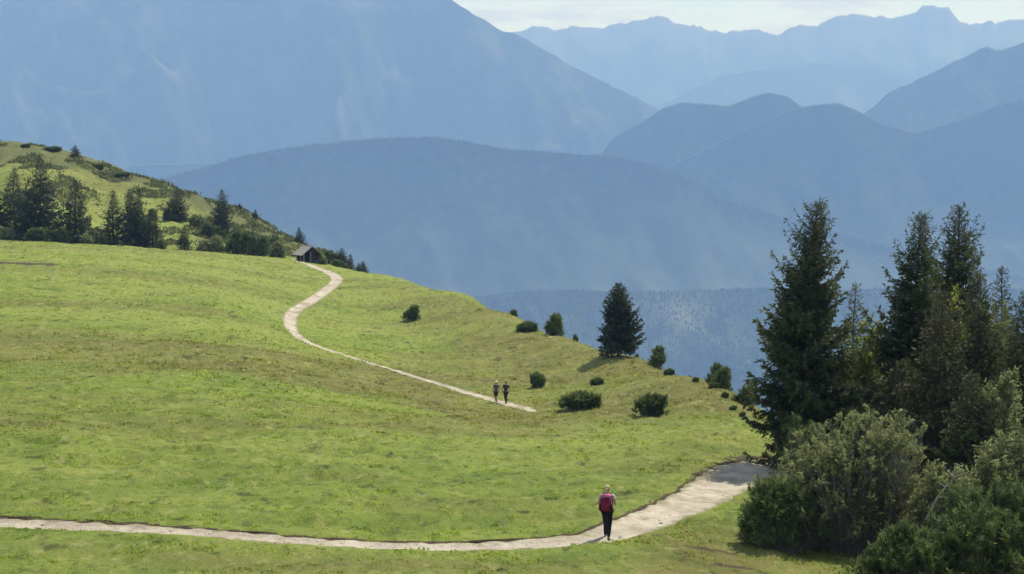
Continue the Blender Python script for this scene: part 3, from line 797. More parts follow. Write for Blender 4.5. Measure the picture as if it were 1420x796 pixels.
LEAFY = "pale green trees in the clump on the right"
def leafy(name, label, cat, px, top, Y, wpx, seed, mat, **kw):
    g = at_depth(px, Y); H = height_to(top, g); w = px_size(wpx, Y)
    return bush_thing(name, label, cat, bush(w, H, w * 0.9, seed, mat, broad=True, **kw), g, group=LEAFY)
leafy("leafy_tree", "bright yellow green leafy tree between the left spruce and the middle spruces", "tree", 1198, 444, 87, 118, 21, M_LEAF, shoots=420, needles=64, length=0.38, kite=(0.12, 0.075), bareness=0.05, lumps=7, upright=0.4)
leafy("leafy_tree", "yellow green leafy tree showing between the tallest spruce and the olive brown one", "tree", 1332, 408, 79.5, 60, 22, M_LEAF, shoots=240, needles=60, length=0.34, kite=(0.12, 0.07), bareness=0.08, lumps=7, upright=0.5)
leafy("larch_tree", "pale green larch right of the slim dark spruce", "tree", 1380, 426, 80.5, 80, 23, M_LARCH, shoots=420, needles=60, length=0.36, kite=(0.12, 0.05), bareness=0.12, lumps=8, upright=0.4)
leafy("leafy_tree", "low mid green leafy tree under the bright yellow green one", "tree", 1190, 528, 79, 90, 24, M_GREYBUSH, shoots=220, needles=56, length=0.34, kite=(0.12, 0.06), bareness=0.1, lumps=6, upright=0.4)
leafy("leafy_tree", "mid green leafy tree low at the right border under the cut off spruce", "tree", 1405, 520, 71, 100, 25, M_GREYBUSH, shoots=420, needles=56, length=0.36, kite=(0.13, 0.06), bareness=0.12, lumps=6, upright=0.4)

FRONT = "bushes in the right foreground"
def front_bush(name, label, px, top, Y, wpx, seed, mat, depth=0.8, **kw):
    g = at_depth(px, Y); H = height_to(top, g); w = px_size(wpx, Y)
    return bush_thing(name, label, "bush", bush(w, H, w * depth, seed, mat, **kw), g, group=FRONT)
front_bush("twiggy_bush", "large grey green bush full of pale bare twigs in the right foreground", 1186, 576, 62, 232, 31, M_GREYBUSH, shoots=1700, needles=76, length=0.30, kite=(0.095, 0.040), bareness=0.34, lumps=26, upright=0.25, stem_r=0.013, broad=True, flat=2.6)
front_bush("dwarf_pine", "dark green dwarf pine bush left of the large twiggy bush, touching the path", 1080, 676, 60.5, 150, 32, M_MUGO, shoots=560, needles=90, length=0.42, kite=(0.15, 0.032), bareness=0.03, lumps=7, upright=0.65)
front_bush("dwarf_pine", "small bright tipped pine seedling at the foot of the left spruce", 1107, 578, 74, 34, 33, M_MUGO, shoots=60, needles=70, length=0.34, kite=(0.13, 0.022), bareness=0.0, lumps=3, upright=0.8)
front_bush("dwarf_pine", "second smaller pine seedling right of the bright tipped one by the left spruce", 1133, 586, 73, 30, 34, M_MUGO, shoots=50, needles=70, length=0.32, kite=(0.13, 0.022), bareness=0.0, lumps=3, upright=0.8)
front_bush("dwarf_pine", "dark low pine bush where the path disappears under the left spruce", 1096, 618, 76, 70, 35, M_MUGO, shoots=120, needles=70, length=0.36, kite=(0.13, 0.022), bareness=0.05, lumps=4, upright=0.6)
front_bush("twiggy_bush", "olive green bush right of the large twiggy bush with a pale dead branch", 1322, 655, 60, 150, 36, M_GREYBUSH, shoots=800, needles=56, length=0.36, kite=(0.13, 0.055), bareness=0.2, lumps=9, upright=0.3, stem_r=0.013, broad=True)
front_bush("dwarf_pine", "wide blue green dwarf pine filling the bottom right corner of the photo", 1392, 672, 53, 200, 37, M_MUGO, shoots=800, needles=90, length=0.42, kite=(0.16, 0.032), bareness=0.03, lumps=10, upright=0.55)
front_bush("dwarf_pine", "dwarf pine at the bottom border in front of the large twiggy bush", 1262, 738, 52.5, 150, 38, M_MUGO, shoots=520, needles=90, length=0.40, kite=(0.16, 0.032), bareness=0.03, lumps=8, upright=0.7)
front_bush("twiggy_bush", "pale olive bush by the right border above the corner dwarf pine", 1408, 610, 63, 130, 39, M_GREYBUSH, shoots=700, needles=56, length=0.38, kite=(0.13, 0.055), bareness=0.2, lumps=8, upright=0.3, stem_r=0.013, broad=True)

def dead_branch():
    g = at_depth(1328, 58.5); t = unproject(1328, 655, 58.5)
    b = Build(); r = np.random.default_rng(5)
    a0 = unproject(1300, 690, 58.5); a1 = unproject(1322, 662, 58.3); a2 = unproject(1324, 643, 58.2)
    root = unproject(1285, 720, 59.2)
    b.tube(np.array([root, a0, (a0 + a1) / 2 + [0.02, 0, .03], a1, a2]) - t, [0.045, 0.036, 0.03, 0.026, 0.012], 6)
    for (p, q) in ((a1, unproject(1340, 655, 58.3)), (a2, unproject(1336, 648, 58.1)), ((a0 + a1) / 2, unproject(1300, 668, 58.2)), (a1, unproject(1312, 650, 58.4)), (a0, unproject(1318, 690, 58))):
        m = (p + q) / 2 + r.normal(size=3) * 0.04
        b.tube(np.array([p, m, q]) - t, [0.022, 0.016, 0.008], 5)
    return thing("dead_branch", "pale bare dead branch sticking up between the two twiggy bushes", "branch", t, me=b.mesh("dead_branch", M_DEAD))
M_DEAD = bark("weathered_wood", (0.26, 0.24, 0.21), (0.45, 0.42, 0.38))
dead_branch()
# ------------------------------------------------------------------ single tree and shrubs on the right-hand slope
SLOPE = "shrubs scattered over the meadow slope"
g = hit(858, 495, 100, 166.0); 
tree_thing("spruce_tree", "lone dark conical spruce with a bare lower trunk on the crest of the meadow", "spruce tree", conifer(height_to(393, g), px_size(31, g[1]), 12, M_FARSPRUCE, nbr=280, loose=0.35, prof=0.80, bare=0.12, dens=1.5, kite=(0.26, 0.09), top_fill=0.3, foot=0.9), g)

shrub_a = bush(2.0, 1.15, 1.6, 51, M_MUGO, shoots=240, needles=60, length=0.34, kite=(0.20, 0.055), bareness=0.0, lumps=9, upright=0.92, flat=6.0)
shrub_b = bush(2.2, 1.00, 1.5, 52, M_MUGO, shoots=260, needles=60, length=0.32, kite=(0.20, 0.055), bareness=0.0, lumps=10, upright=0.92, flat=6.0)
shrub_d = bush(1.8, 1.20, 1.5, 54, M_GREYBUSH, shoots=150, needles=60, length=0.30, kite=(0.17, 0.08), bareness=0.02, lumps=6, upright=0.5, broad=True)
shrub_c = bush(1.6, 1.20, 1.4, 53, M_MUGO, shoots=140, needles=60, length=0.34, kite=(0.17, 0.045), bareness=0.02, lumps=5, upright=0.7)
SHR = {'a': (shrub_a, 2.0, 1.15), 'b': (shrub_b, 2.2, 1.0), 'c': (shrub_c, 1.6, 1.2), 'd': (shrub_d, 1.8, 1.2)}
def shrub(label, px, base, wpx, hpx, kind='a', name="dwarf_pine", y1=None, group=SLOPE, Y=None):
    g = at_depth(px, Y) if Y else hit(px, base, 60, y1 or 520)
    ms, w, h = SHR[kind]
    sx = px_size(wpx, g[1]) / w * 0.95; sz = px_size(hpx, g[1]) / h * 0.84
    g[2] -= 0.05 * h * sz
    bush_thing(name, label, "shrub", ms, g, (px * 1.7) % 6.28 if wpx / max(hpx, 1) < 1.4 else ((px * 1.7) % 0.5), (sx, (sx + sz) / 2 if wpx < 2 * hpx else sx, sz), group)
shrub("broad dark dwarf pine mat on the slope, right of the two walkers", 804, 565, 60, 23, 'b')
shrub("broad dark dwarf pine mat on the slope below the lone spruce, nearest the tree clump", 905, 576, 52, 30, 'a')
shrub("small round dark pine bush just above the two walkers", 745, 537, 24, 20, 'a')
shrub("flat little pine mat uphill of the broad mat right of the walkers", 828, 533, 20, 11, 'b')
shrub("round dark bush alone on the upper slope right of the winding path", 574, 446, 24, 22, 'c', "small_bush")
shrub("flat brownish bush on the crest, left of the pointed crest bush", 731, 461, 30, 16, 'b')
shrub("pointed dark conifer bush on the crest halfway to the lone spruce", 773, 477, 30, 34, 'c', "small_conifer", Y=184)
shrub("tiny dark bush on the crest behind the flat brownish bush", 711, 441, 15, 14, 'c', "small_bush", Y=212)
shrub("tiny bush on the crest right behind the pointed crest bush", 797, 478, 10, 10, 'c', "small_bush", Y=183)
shrub("round green pine bush on the crest just right of the lone spruce", 911, 509, 27, 28, 'c', "small_conifer", Y=155)
shrub("sprawling dark bush on the crest, left half of the pair near the tree clump", 992, 527, 24, 32, 'c', "small_conifer", Y=133)
shrub("fuller dark bush on the crest, right half of the pair near the tree clump", 1006, 532, 28, 36, 'c', "small_conifer", Y=131)
shrub("dark low bush against the left spruce where the crest meets the clump", 1036, 552, 34, 30, 'c', "small_bush", Y=114)
shrub("little bush below the crest pair near the tree clump", 989, 541, 14, 10, 'b')
shrub("small tuft like shrub on the crest right of the round green pine bush", 928, 520, 16, 10, 'b')
shrub("smallest shrub dotted on the slope between the crest pair and the clump", 1005, 552, 11, 8, 'b')
for px_, py_, w_, h_ in ((965, 533, 11, 6), (1017, 566, 12, 6), (1030, 577, 11, 7), (1046, 592, 13, 7)):
    shrub("small dark tuft in the scatter of tufts under the crest beside the tree clump", px_, py_, w_, h_, 'a', "small_tuft", group="tufts under the crest beside the tree clump")
shrub("tiny shrub at the foot of the lone spruce on its right", 884, 499, 8, 9, 'c', "small_bush", Y=163)
shrub("lone speck of a bush on the bare crest above the upper slope", 626, 411, 6, 5, 'c', "small_bush", Y=243)

# ------------------------------------------------------------------ left-hand hill: dark spruces at its foot, saplings on its ridge
LEFT = "spruces at the foot of the left hill"
RIDGE = "small conifers along the ridge of the left hill"
var = [conifer(10.0, 2.6, 60, M_FARSPRUCE, nbr=200, loose=0.5, prof=1.0, dens=1.0, twig=0.20, kite=(0.34, 0.11)),
       conifer(10.0, 2.3, 61, M_FARSPRUCE, nbr=200, loose=0.6, prof=0.9, dens=1.0, twig=0.20, kite=(0.34, 0.11)),
       conifer(10.0, 3.0, 62, M_FARSPRUCE, nbr=210, loose=0.5, prof=0.85, dens=1.0, twig=0.20, kite=(0.34, 0.12), top_fill=0.2)]
VR = [2.6, 2.3, 3.0]
def far_tree(label, px, top, half, Y, v, group=LEFT):
    g = at_depth(px, Y); H = height_to(top, g)
    w = px_size(half, Y) / VR[v] * 1.1
    tree_thing("spruce_tree", label, "spruce tree", var[v], g, (px * 2.3) % 6.28, (w, w, H / 10.0), group)
far_tree("tallest and widest dark spruce at the foot of the left hill", 58, 219, 34, 291, 2)
far_tree("ragged spruce left of the widest dark one on the left hill", 23, 233, 28, 294, 1)
far_tree("spruce cut by the left border at the foot of the left hill", -2, 258, 22, 292, 1)
far_tree("dark spruce between the ragged one and the widest one, lower than both", 42, 266, 24, 290, 0)
far_tree("well spread pointed spruce right of the widest dark one on the left hill", 107, 250, 32, 290, 0)
far_tree("slim pointed spruce standing left of the close pair on the left hill", 159, 264, 22, 290, 1)
far_tree("left and fuller spruce of the close pair at the foot of the left hill", 183, 262, 22, 290, 2)
far_tree("right and thinner spruce of the close pair at the foot of the left hill", 195, 262, 17, 291, 1)
far_tree("lower spruce leaning against the right side of the close pair", 212, 290, 18, 290, 0)
far_tree("small isolated spruce on grass right of the close pair", 257, 312, 14, 291, 0)
far_tree("stout dark tree halfway up the left hill near its skyline", 247, 261, 19, 339, 2, RIDGE)
far_tree("tall upright tree on the right shoulder of the left hill with shrubs at its foot", 309, 263, 17, 330, 2, RIDGE)
far_tree("bent little tree on the left hill skyline", 108, 201, 9, 388, 1, RIDGE)
far_tree("dark tree on the skyline cut by the left border of the photo", -1, 184, 9, 393, 1, RIDGE)
far_tree("tiny conifer on the hill skyline between the upright tree and the hut", 355, 290, 6, 366, 0, RIDGE)
far_tree("small low conifer on the skyline just right of the upright tree", 333, 282, 7, 372, 0, RIDGE)
far_tree("conifer rising directly behind the roof of the hut", 416, 315, 10, 330, 0, RIDGE)
far_tree("small conifer on the skyline left of the hut", 383, 322, 6, 350, 0, RIDGE)
far_tree("larger conifer of the group right of the hut", 474, 344, 13, 300, 2, RIDGE)
far_tree("smaller pointed conifer right of the larger one by the hut", 486, 352, 8, 297, 0, RIDGE)
far_tree("conifer at the end of the crest, apart from the others by the hut", 503, 362, 10, 284, 2, RIDGE)
far_tree("tiny conifer touching the left side of the end conifer on the crest", 497, 364, 5, 285, 0, RIDGE)

SCRUB = "scrub along the foot of the left hill"
def scrub(label, px, base, wpx, hpx, Y, kind='c'): shrub(label, px, base, wpx, hpx, kind, "scrub_bush", group=SCRUB, Y=Y)
scrub("low grey green bush at the left border under the ragged spruce", 8, 0, 50, 24, 287, 'd')
scrub("low bush in front of the widest dark spruce", 62, 0, 52, 22, 286)
scrub("low bush between the widest spruce and the well spread one", 92, 0, 36, 22, 287)
scrub("low bush at the right foot of the well spread spruce", 130, 0, 30, 22, 287, 'd')
scrub("small bush at the left foot of the slim pointed spruce", 146, 0, 24, 16, 287)
scrub("bush at the right foot of the lower spruce by the close pair", 226, 0, 18, 18, 288)
scrub("light green shrub right of the small isolated spruce", 284, 0, 26, 22, 291, 'd')
scrub("pale leafy shrub left of the dark hedge row near the hut", 303, 0, 26, 30, 292, 'd')
scrub("first dark bush of the row leading to the hut", 327, 0, 26, 36, 292)
scrub("second dark bush of the row leading to the hut", 347, 0, 26, 36, 292)
scrub("third dark bush of the row leading to the hut", 367, 0, 24, 30, 293)
scrub("brownish bush of the row nearest the hut", 388, 0, 26, 26, 294, 'd')
scrub("dark sprawling shrub on the shoulder at the left foot of the upright tree", 295, 0, 36, 22, 327)
scrub("shrub at the left side of the stout dark tree on the hill", 232, 0, 22, 16, 338)
scrub("rounded shrub halfway between the stout tree and the upright tree", 272, 0, 24, 18, 336, 'd')
scrub("dark shrub above the lower spruce of the close pair", 215, 0, 22, 18, 335)
scrub("shrub on the shoulder right of the upright tree", 330, 0, 26, 20, 332)
scrub("shrub on the falling shoulder above the row of dark bushes", 356, 0, 30, 20, 326, 'd')
scrub("shrub high on the slope above the brownish bush", 382, 0, 28, 18, 322, 'd')
scrub("dark mat on the steep nose of the hill skyline", 140, 0, 16, 9, 386, 'b')
scrub("dark mat on the second bump of the hill skyline", 172, 0, 22, 7, 386, 'b')
scrub("dark mat on the rounded top of the hill skyline", 78, 0, 26, 7, 392, 'b')
scrub("dark mat just left of the bent little tree", 40, 0, 14, 6, 393, 'b')
scrub("green bush hugging the right wall of the hut", 444, 0, 30, 17, 281, 'd')
scrub("dark bush behind the right end of the hut roof", 458, 0, 26, 20, 300)
scrub("low bush at the foot of the larger conifer by the hut", 470, 0, 24, 14, 292)

# ------------------------------------------------------------------ hut at the end of the path
def wood(name, a, b):
    k = Nodes(name); f = k.noise(k.objpos(), 3.0, 5, 0.7, stretch=(6, 6, 0.5)); k.color(k.ramp(f, [(0.3, a), (0.7, b)])).bump(f, 0.5, 0.02); return k.m
M_DARKWOOD = wood("dark_timber", (0.025, 0.021, 0.018), (0.058, 0.047, 0.040))
M_GREYWOOD = wood("grey_timber", (0.17, 0.155, 0.14), (0.30, 0.28, 0.255))
M_SHINGLE = wood("weathered_shingles", (0.22, 0.205, 0.185), (0.38, 0.355, 0.33))
def box(bm, x0, x1, y0, y1, z0, z1):
    v = [bm.verts.new(p) for p in ((x0,y0,z0),(x1,y0,z0),(x1,y1,z0),(x0,y1,z0),(x0,y0,z1),(x1,y0,z1),(x1,y1,z1),(x0,y1,z1))]
    for f in ((3,2,1,0),(4,5,6,7),(0,1,5,4),(1,2,6,5),(2,3,7,6),(3,0,4,7)): bm.faces.new([v[i] for i in f])
def bm_mesh(name, bm, *mats, smooth=False):
    bmesh.ops.recalc_face_normals(bm, faces=bm.faces)
    me = bpy.data.meshes.new(name); bm.to_mesh(me); bm.free()
    for m in mats: me.materials.append(m)
    for p in me.polygons: p.use_smooth = smooth
    return me
def hut():
    g = at_depth(427, 281); g[2] = ground_at(*g[:2]) - 0.1
    o = thing("hut", "small dark wooden hut with a pale roof at the upper end of the path", "hut", g, R(30))
    W, D, Hh, ridge_h = 2.3, 2.5, 1.5, 2.4                     # gable end faces the viewer's right
    def part(name, mat, boxes, **kw):
        bm = bmesh.new()
        for b in boxes: box(bm, *b)
        return link(name, bm_mesh(name, bm, mat), o)
    nb = 10
    part("back_wall", M_DARKWOOD, [(-W/2 + i*W/nb + .012, -W/2 + (i+1)*W/nb - .012, D/2-.06 + (.012 if i % 2 else 0), D/2 + (.012 if i % 2 else 0), 0, Hh) for i in range(nb)])
    part("side_wall", M_DARKWOOD, [(W/2-.06 + (.012 if i % 2 else 0), W/2 + (.012 if i % 2 else 0), -D/2 + i*D/nb + .012, -D/2 + (i+1)*D/nb - .012, 0, Hh) for i in range(nb)])
    part("front_wall", M_DARKWOOD, [(-W/2 + i*W/nb + .012, -W/2 + (i+1)*W/nb - .012, -D/2, -D/2 + .05 + (.012 if i % 2 else 0), 0, Hh if i > 4 else 0.9) for i in range(3, nb)])
    for (x, y) in ((-W/2, -D/2), (-W/2, 0), (-W/2, D/2), (-W/2 + 1.05, -D/2)):
        part("post", M_GREYWOOD, [(x-.07, x+.07, y-.07, y+.07, -.2, Hh)])
    part("bench", M_GREYWOOD, [(-W/2+.4, W/2-.3, D/2-.55, D/2-.15, .42, .48), (-W/2+.5, -W/2+.58, D/2-.5, D/2-.2, 0, .42), (W/2-.5, W/2-.42, D/2-.5, D/2-.2, 0, .42)])
    part("floor", M_GREYWOOD, [(-W/2, W/2, -D/2, D/2, -.05, .04)])
    for s in (-1, 1):                                            # gables: triangular boarding at both ends
        bm = bmesh.new(); y = s * (D/2 - .03)
        a = [bm.verts.new((x, y + e, z)) for e in (-.025, .025) for (x, z) in ((-W/2, Hh), (W/2, Hh), (0, ridge_h - .08))]
        bm.faces.new(a[:3]); bm.faces.new(a[3:][::-1])
        for i in range(3): bm.faces.new((a[i], a[(i+1) % 3], a[3 + (i+1) % 3], a[3+i]))
        link("gable", bm_mesh("gable", bm, M_DARKWOOD), o)
    for s in (-1, 1):                                            # roof slopes laid in overlapping shingle courses
        bm = bmesh.new(); n = 9; ov = 0.55
        ex = W/2 + ov; ez = Hh - ov * (ridge_h - Hh) / (W/2)
        for c in range(n):
            t0, t1 = c / n, (c + 1.25) / n
            t1 = min(t1, 1.0)
            P = []
            for t, lift in ((t0, 0.075), (t1, 0.03)):
                x, z = ex * (1 - t), ez + (ridge_h - ez) * t
                P.append((x, z + lift))
            yv = (-D/2 - .5, D/2 + .5)
            v = [bm.verts.new((s * P[i][0], y, P[i][1] + dz)) for dz in (0, -.05) for (i, y) in ((0, yv[0]), (0, yv[1]), (1, yv[1]), (1, yv[0]))]
            for f in ((0,1,2,3),(7,6,5,4),(0,4,5,1),(1,5,6,2),(2,6,7,3),(3,7,4,0)): bm.faces.new([v[i] for i in f])
        link("roof_slope", bm_mesh("roof_slope", bm, M_SHINGLE), o)
    part("ridge_beam", M_GREYWOOD, [(-.06, .06, -D/2 - .6, D/2 + .6, ridge_h - .10, ridge_h + .06)])
hut()

# ------------------------------------------------------------------ people
def skin(name, joints, edges, mat, parent=None, sub=2, ellipses=None):
    """one continuous surface grown over a skeleton: joints {key: (pos, radius or (rx, ry))}"""
    keys = list(joints); ix = {k_: i for i, k_ in enumerate(keys)}
    me = bpy.data.meshes.new(name)
    me.from_pydata([joints[k_][0] for k_ in keys], [(ix[a], ix[b]) for a, b in edges], [])
    o = bpy.data.objects.new(name, me); C.objects.link(o)
    m = o.modifiers.new("skin", 'SKIN'); m.use_smooth_shade = True; m.branch_smoothing = 0.4
    for i, k_ in enumerate(keys):
        rr = joints[k_][1]; rr = (rr, rr) if not hasattr(rr, '__len__') else rr
        me.skin_vertices[0].data[i].radius = rr; me.skin_vertices[0].data[i].use_root = (i == 0)
    s = o.modifiers.new("sub", 'SUBSURF'); s.levels = sub; s.render_levels = sub
    dg = bpy.context.evaluated_depsgraph_get(); dg.update()
    out = bpy.data.meshes.new_from_object(o.evaluated_get(dg)); out.name = name
    bpy.data.objects.remove(o); bpy.data.meshes.remove(me)
    out.materials.clear(); out.materials.append(mat)
    for p in out.polygons: p.use_smooth = True
    return link(name, out, parent) if parent is not None else out
def ball(name, c, r, mat, parent, rot=(0, 0, 0)):
    bm = bmesh.new(); bmesh.ops.create_uvsphere(bm, u_segments=16, v_segments=10, radius=1.0)
    bm.transform(Matrix.Translation(c) @ Euler(rot).to_matrix().to_4x4() @ Matrix.Diagonal((*r, 1)))
    return link(name, bm_mesh(name, bm, mat, smooth=True), parent)
M_SKIN = plain("skin", (0.42, 0.25, 0.17), 0.6, 0.08, 12)
def cloth(name, c): return plain(name, c, 0.85, 0.18, 14)
M_EYE = plain("eye", (0.03, 0.025, 0.02), 0.3, 0.0)

def person(label, loc, facing, step=0.22, scale=1.0, top=(0.6, 0.6, 0.6), legs=(0.01, 0.011, 0.016), shoe=(0.05, 0.04, 0.04), hair=(0.20, 0.13, 0.07), hat=None, brim=False,
           sleeve='short', shorts=False, arms='strap', group=None, skirt=None):
    o = thing("person", label, "person", loc, facing, group); o.scale = (scale,) * 3
    f = step                                                       # +Y is the way the person faces; left leg forward
    J = {'pelvis': ((0, 0, .93), (.145, .105)), 'waist': ((0, .01, 1.08), (.125, .09)), 'chest': ((0, .0, 1.27), (.155, .105)), 'collar': ((0, -.01, 1.41), (.10, .07)),
         'neck': ((0, .005, 1.49), .05), 'skull': ((0, .02, 1.585), (.072, .085)), 'crown': ((0, .012, 1.66), (.062, .075)), 'nose': ((0, .115, 1.575), .012)}
    E = [('pelvis', 'waist'), ('waist', 'chest'), ('chest', 'collar'), ('collar', 'neck'), ('neck', 'skull'), ('skull', 'crown'), ('skull', 'nose')]
    for s, n, q in ((-1, 'l', f), (1, 'r', -f)):
        lift = 0.0 if q > 0 else 0.05
        J['hip' + n] = ((s * .09, .02 * q, .87), .085); J['knee' + n] = ((s * .095, q * .62 + .05, .49), .055)
        J['calf' + n] = ((s * .097, q * .82 + .0, .32), .05); J['ankle' + n] = ((s * .10, q - .04, .10 + lift), .036)
        J['toe' + n] = ((s * .115, q + .12, .035 + lift * .2), .035)
        E += [('pelvis', 'hip' + n), ('hip' + n, 'knee' + n), ('knee' + n, 'calf' + n), ('calf' + n, 'ankle' + n), ('ankle' + n, 'toe' + n)]
        J['sho' + n] = ((s * .185, -.01, 1.385), .058); J['ear' + n] = ((s * .085, .01, 1.585), .012); E += [('collar', 'sho' + n), ('skull', 'ear' + n)]
        if arms == 'strap':
            el, wr = (s * .265, -.06, 1.12), (s * .17, .15, 1.20)
        else:
            el, wr = (s * .235, -.05 - q * .3, 1.11), (s * .225, .10 - q * .75, .90)
        J['elb' + n] = (el, .04); J['wri' + n] = (wr, .027)
        dv = Vector(wr) - Vector(el); dv.normalize()
        pm = Vector(wr) + dv * .06
        J['palm' + n] = (tuple(pm), (.036, .018))
        E += [('sho' + n, 'elb' + n), ('elb' + n, 'wri' + n), ('wri' + n, 'palm' + n)]
        sidev = dv.cross(Vector((0, 0, 1))); sidev.normalize(); curl = Vector((-s * .5, .2, -.4)) if arms == 'strap' else Vector((-s * .4, .25, 0))
        for i, ln in enumerate((.062, .072, .068, .052)):
            b0 = pm + dv * .035 + sidev * (i - 1.5) * .018; b1 = b0 + dv * ln * .55 + curl * .008; b2 = b1 + (dv * .6 + curl * .6) * ln * .55
            for nm, p_, r_ in (('a', b0, .009), ('b', b1, .0085), ('c', b2, .0075)): J[f'fin{i}{nm}{n}'] = (tuple(p_), r_)
            E += [('palm' + n, f'fin{i}a{n}'), (f'fin{i}a{n}', f'fin{i}b{n}'), (f'fin{i}b{n}', f'fin{i}c{n}')]
        t0 = pm - dv * .02 + Vector((-s * .03, .02, .01)); t1 = t0 + dv * .035 + Vector((-s * .02, .01, .01))
        J['tha' + n] = (tuple(t0), .010); J['thb' + n] = (tuple(t1), .0085); E += [('palm' + n, 'tha' + n), ('tha' + n, 'thb' + n)]
    body = skin("body", J, E, M_SKIN, o)
    g_ = lambda d, k_: {q_: (J[q_][0], tuple(v + d for v in J[q_][1]) if hasattr(J[q_][1], '__len__') else J[q_][1] + d) for q_ in k_}
    # shirt
    ks = ['chest', 'waist', 'collar', 'pelvis', 'shol', 'shor']; Es = [('pelvis', 'waist'), ('waist', 'chest'), ('chest', 'collar'), ('collar', 'shol'), ('collar', 'shor')]
    S = g_(.018, ks); S['pelvis'] = ((0, 0, .90), (.165, .125)); S['collar'] = ((0, -.01, 1.42), (.11, .08))
    for n in 'lr':
        a, b = Vector(J['sho' + n][0]), Vector(J['elb' + n][0])
        if sleeve == 'short': S['slv' + n] = (tuple(a.lerp(b, .55)), .066); Es.append(('sho' + n, 'slv' + n))
        else:
            S['slv' + n] = (tuple(b), .055); S['cuf' + n] = (tuple(b.lerp(Vector(J['wri' + n][0]), .9)), .042); Es += [('sho' + n, 'slv' + n), ('slv' + n, 'cuf' + n)]
    skin("shirt", S, Es, cloth("shirt_cloth", top), o)
    kt = ['pelvis', 'hipl', 'hipr', 'kneel', 'kneer'] + ([] if shorts else ['calfl', 'calfr', 'anklel', 'ankler'])
    Tt = g_(.017, kt); Et = [('pelvis', 'hipl'), ('pelvis', 'hipr'), ('hipl', 'kneel'), ('hipr', 'kneer')]
    if shorts:
        for n in 'lr': Tt['knee' + n] = (tuple(Vector(J['hip' + n][0]).lerp(Vector(J['knee' + n][0]), .8)), .085)
    else: Et += [('kneel', 'calfl'), ('kneer', 'calfr'), ('calfl', 'anklel'), ('calfr', 'ankler')]
    skin("shorts" if shorts else "trousers", Tt, Et, cloth("trouser_cloth", legs), o)
    ms = cloth("shoe_leather", shoe)
    for n in 'lr':
        a, t = Vector(J['ankle' + n][0]), Vector(J['toe' + n][0])
        skin("shoe", {'a': (tuple(a + Vector((0, 0, .02))), .047), 'h': (tuple(a + Vector((0, -.02, -.055))), .042), 't': (tuple(t + Vector((0, .0, .012))), .044)}, [('a', 'h'), ('h', 't')], ms, o)
    for s in (-1, 1): ball("eye", (s * .032, .095, 1.60), (.010, .006, .007), M_EYE, o)
    ball("mouth", (0, .098, 1.535), (.022, .006, .005), plain("lips", (0.30, 0.12, 0.10), 0.5, 0.05), o)
    mh = cloth("hair_strands", hair)
    ball("hair", (0, -.018, 1.625), (.092, .105, .095), mh, o)
    if hat is not None:
        mt = cloth("hat_cloth", hat)
        bm = bmesh.new()
        bmesh.ops.create_uvsphere(bm, u_segments=18, v_segments=10, radius=1.0)
        bm.transform(Matrix.Translation((0, 0, 1.665)) @ Matrix.Diagonal((.108, .118, .078, 1)))
        if brim: bmesh.ops.create_cone(bm, cap_ends=True, segments=20, radius1=.165, radius2=.15, depth=.018, matrix=Matrix.Translation((0, .015, 1.655)))
        else: bmesh.ops.create_cone(bm, cap_ends=True, segments=16, radius1=.085, radius2=.075, depth=.014, matrix=Matrix.Translation((0, .13, 1.645)))
        link("hat", bm_mesh("hat", bm, mt, smooth=True), o)
    if not brim and not shorts:
        skin("ponytail", {'a': ((0, -.10, 1.64), .04), 'b': ((0, -.145, 1.57), .042), 'c': ((0, -.145, 1.47), .018)}, [('a', 'b'), ('b', 'c')], mh, o)
    return o

def backpack(label, loc, facing, scale, main, lid, trim, group=None, big=1.0):
    o = thing("backpack", label, "backpack", loc, facing, group); o.scale = (scale,) * 3
    m1, m2, m3 = cloth("pack_nylon", main), cloth("pack_lid_nylon", lid), cloth("pack_webbing", trim)
    def pad(name, c, size, mat, lev=2, rot=(0, 0, 0)):
        bm = bmesh.new(); bmesh.ops.create_cube(bm, size=1.0)
        bm.transform(Matrix.Diagonal((*size, 1)))
        bmesh.ops.bevel(bm, geom=bm.edges[:], offset=min(size) * .32, segments=3, affect='EDGES')
        bm.transform(Matrix.Translation(c) @ Euler(rot).to_matrix().to_4x4())
        return link(name, bm_mesh(name, bm, mat, smooth=True), o)
    b = big
    pad("pack_body", (0, -.235, 1.17), (.33 * b, .20, .46 * b), m1)
    pad("lid", (0, -.235, 1.17 + .25 * b), (.31 * b, .22, .10), m2)
    pad("front_pocket", (0, -.355, 1.10), (.24 * b, .07, .25 * b), m1)
    for s in (-1, 1):
        pad("side_pocket", (s * .18 * b, -.22, 1.06), (.06, .13, .20), m3)
        P = [(s * .10, -.15, 1.41), (s * .115, -.06, 1.475), (s * .12, .07, 1.43), (s * .125, .135, 1.28), (s * .14, .09, 1.12), (s * .16, -.08, 1.02)]
        bb = Build(); bb.tube(catmull(np.array(P), 4), .018, 6)
        link("strap", bb.mesh("strap", m3), o)
    bb = Build(); an = np.linspace(0, 2 * np.pi, 25); bb.tube(np.column_stack([.175 * np.cos(an), .135 * np.sin(an), np.full(25, 1.0)]), .016, 6)
    link("hip_belt", bb.mesh("hip_belt", m3), o)
    return o

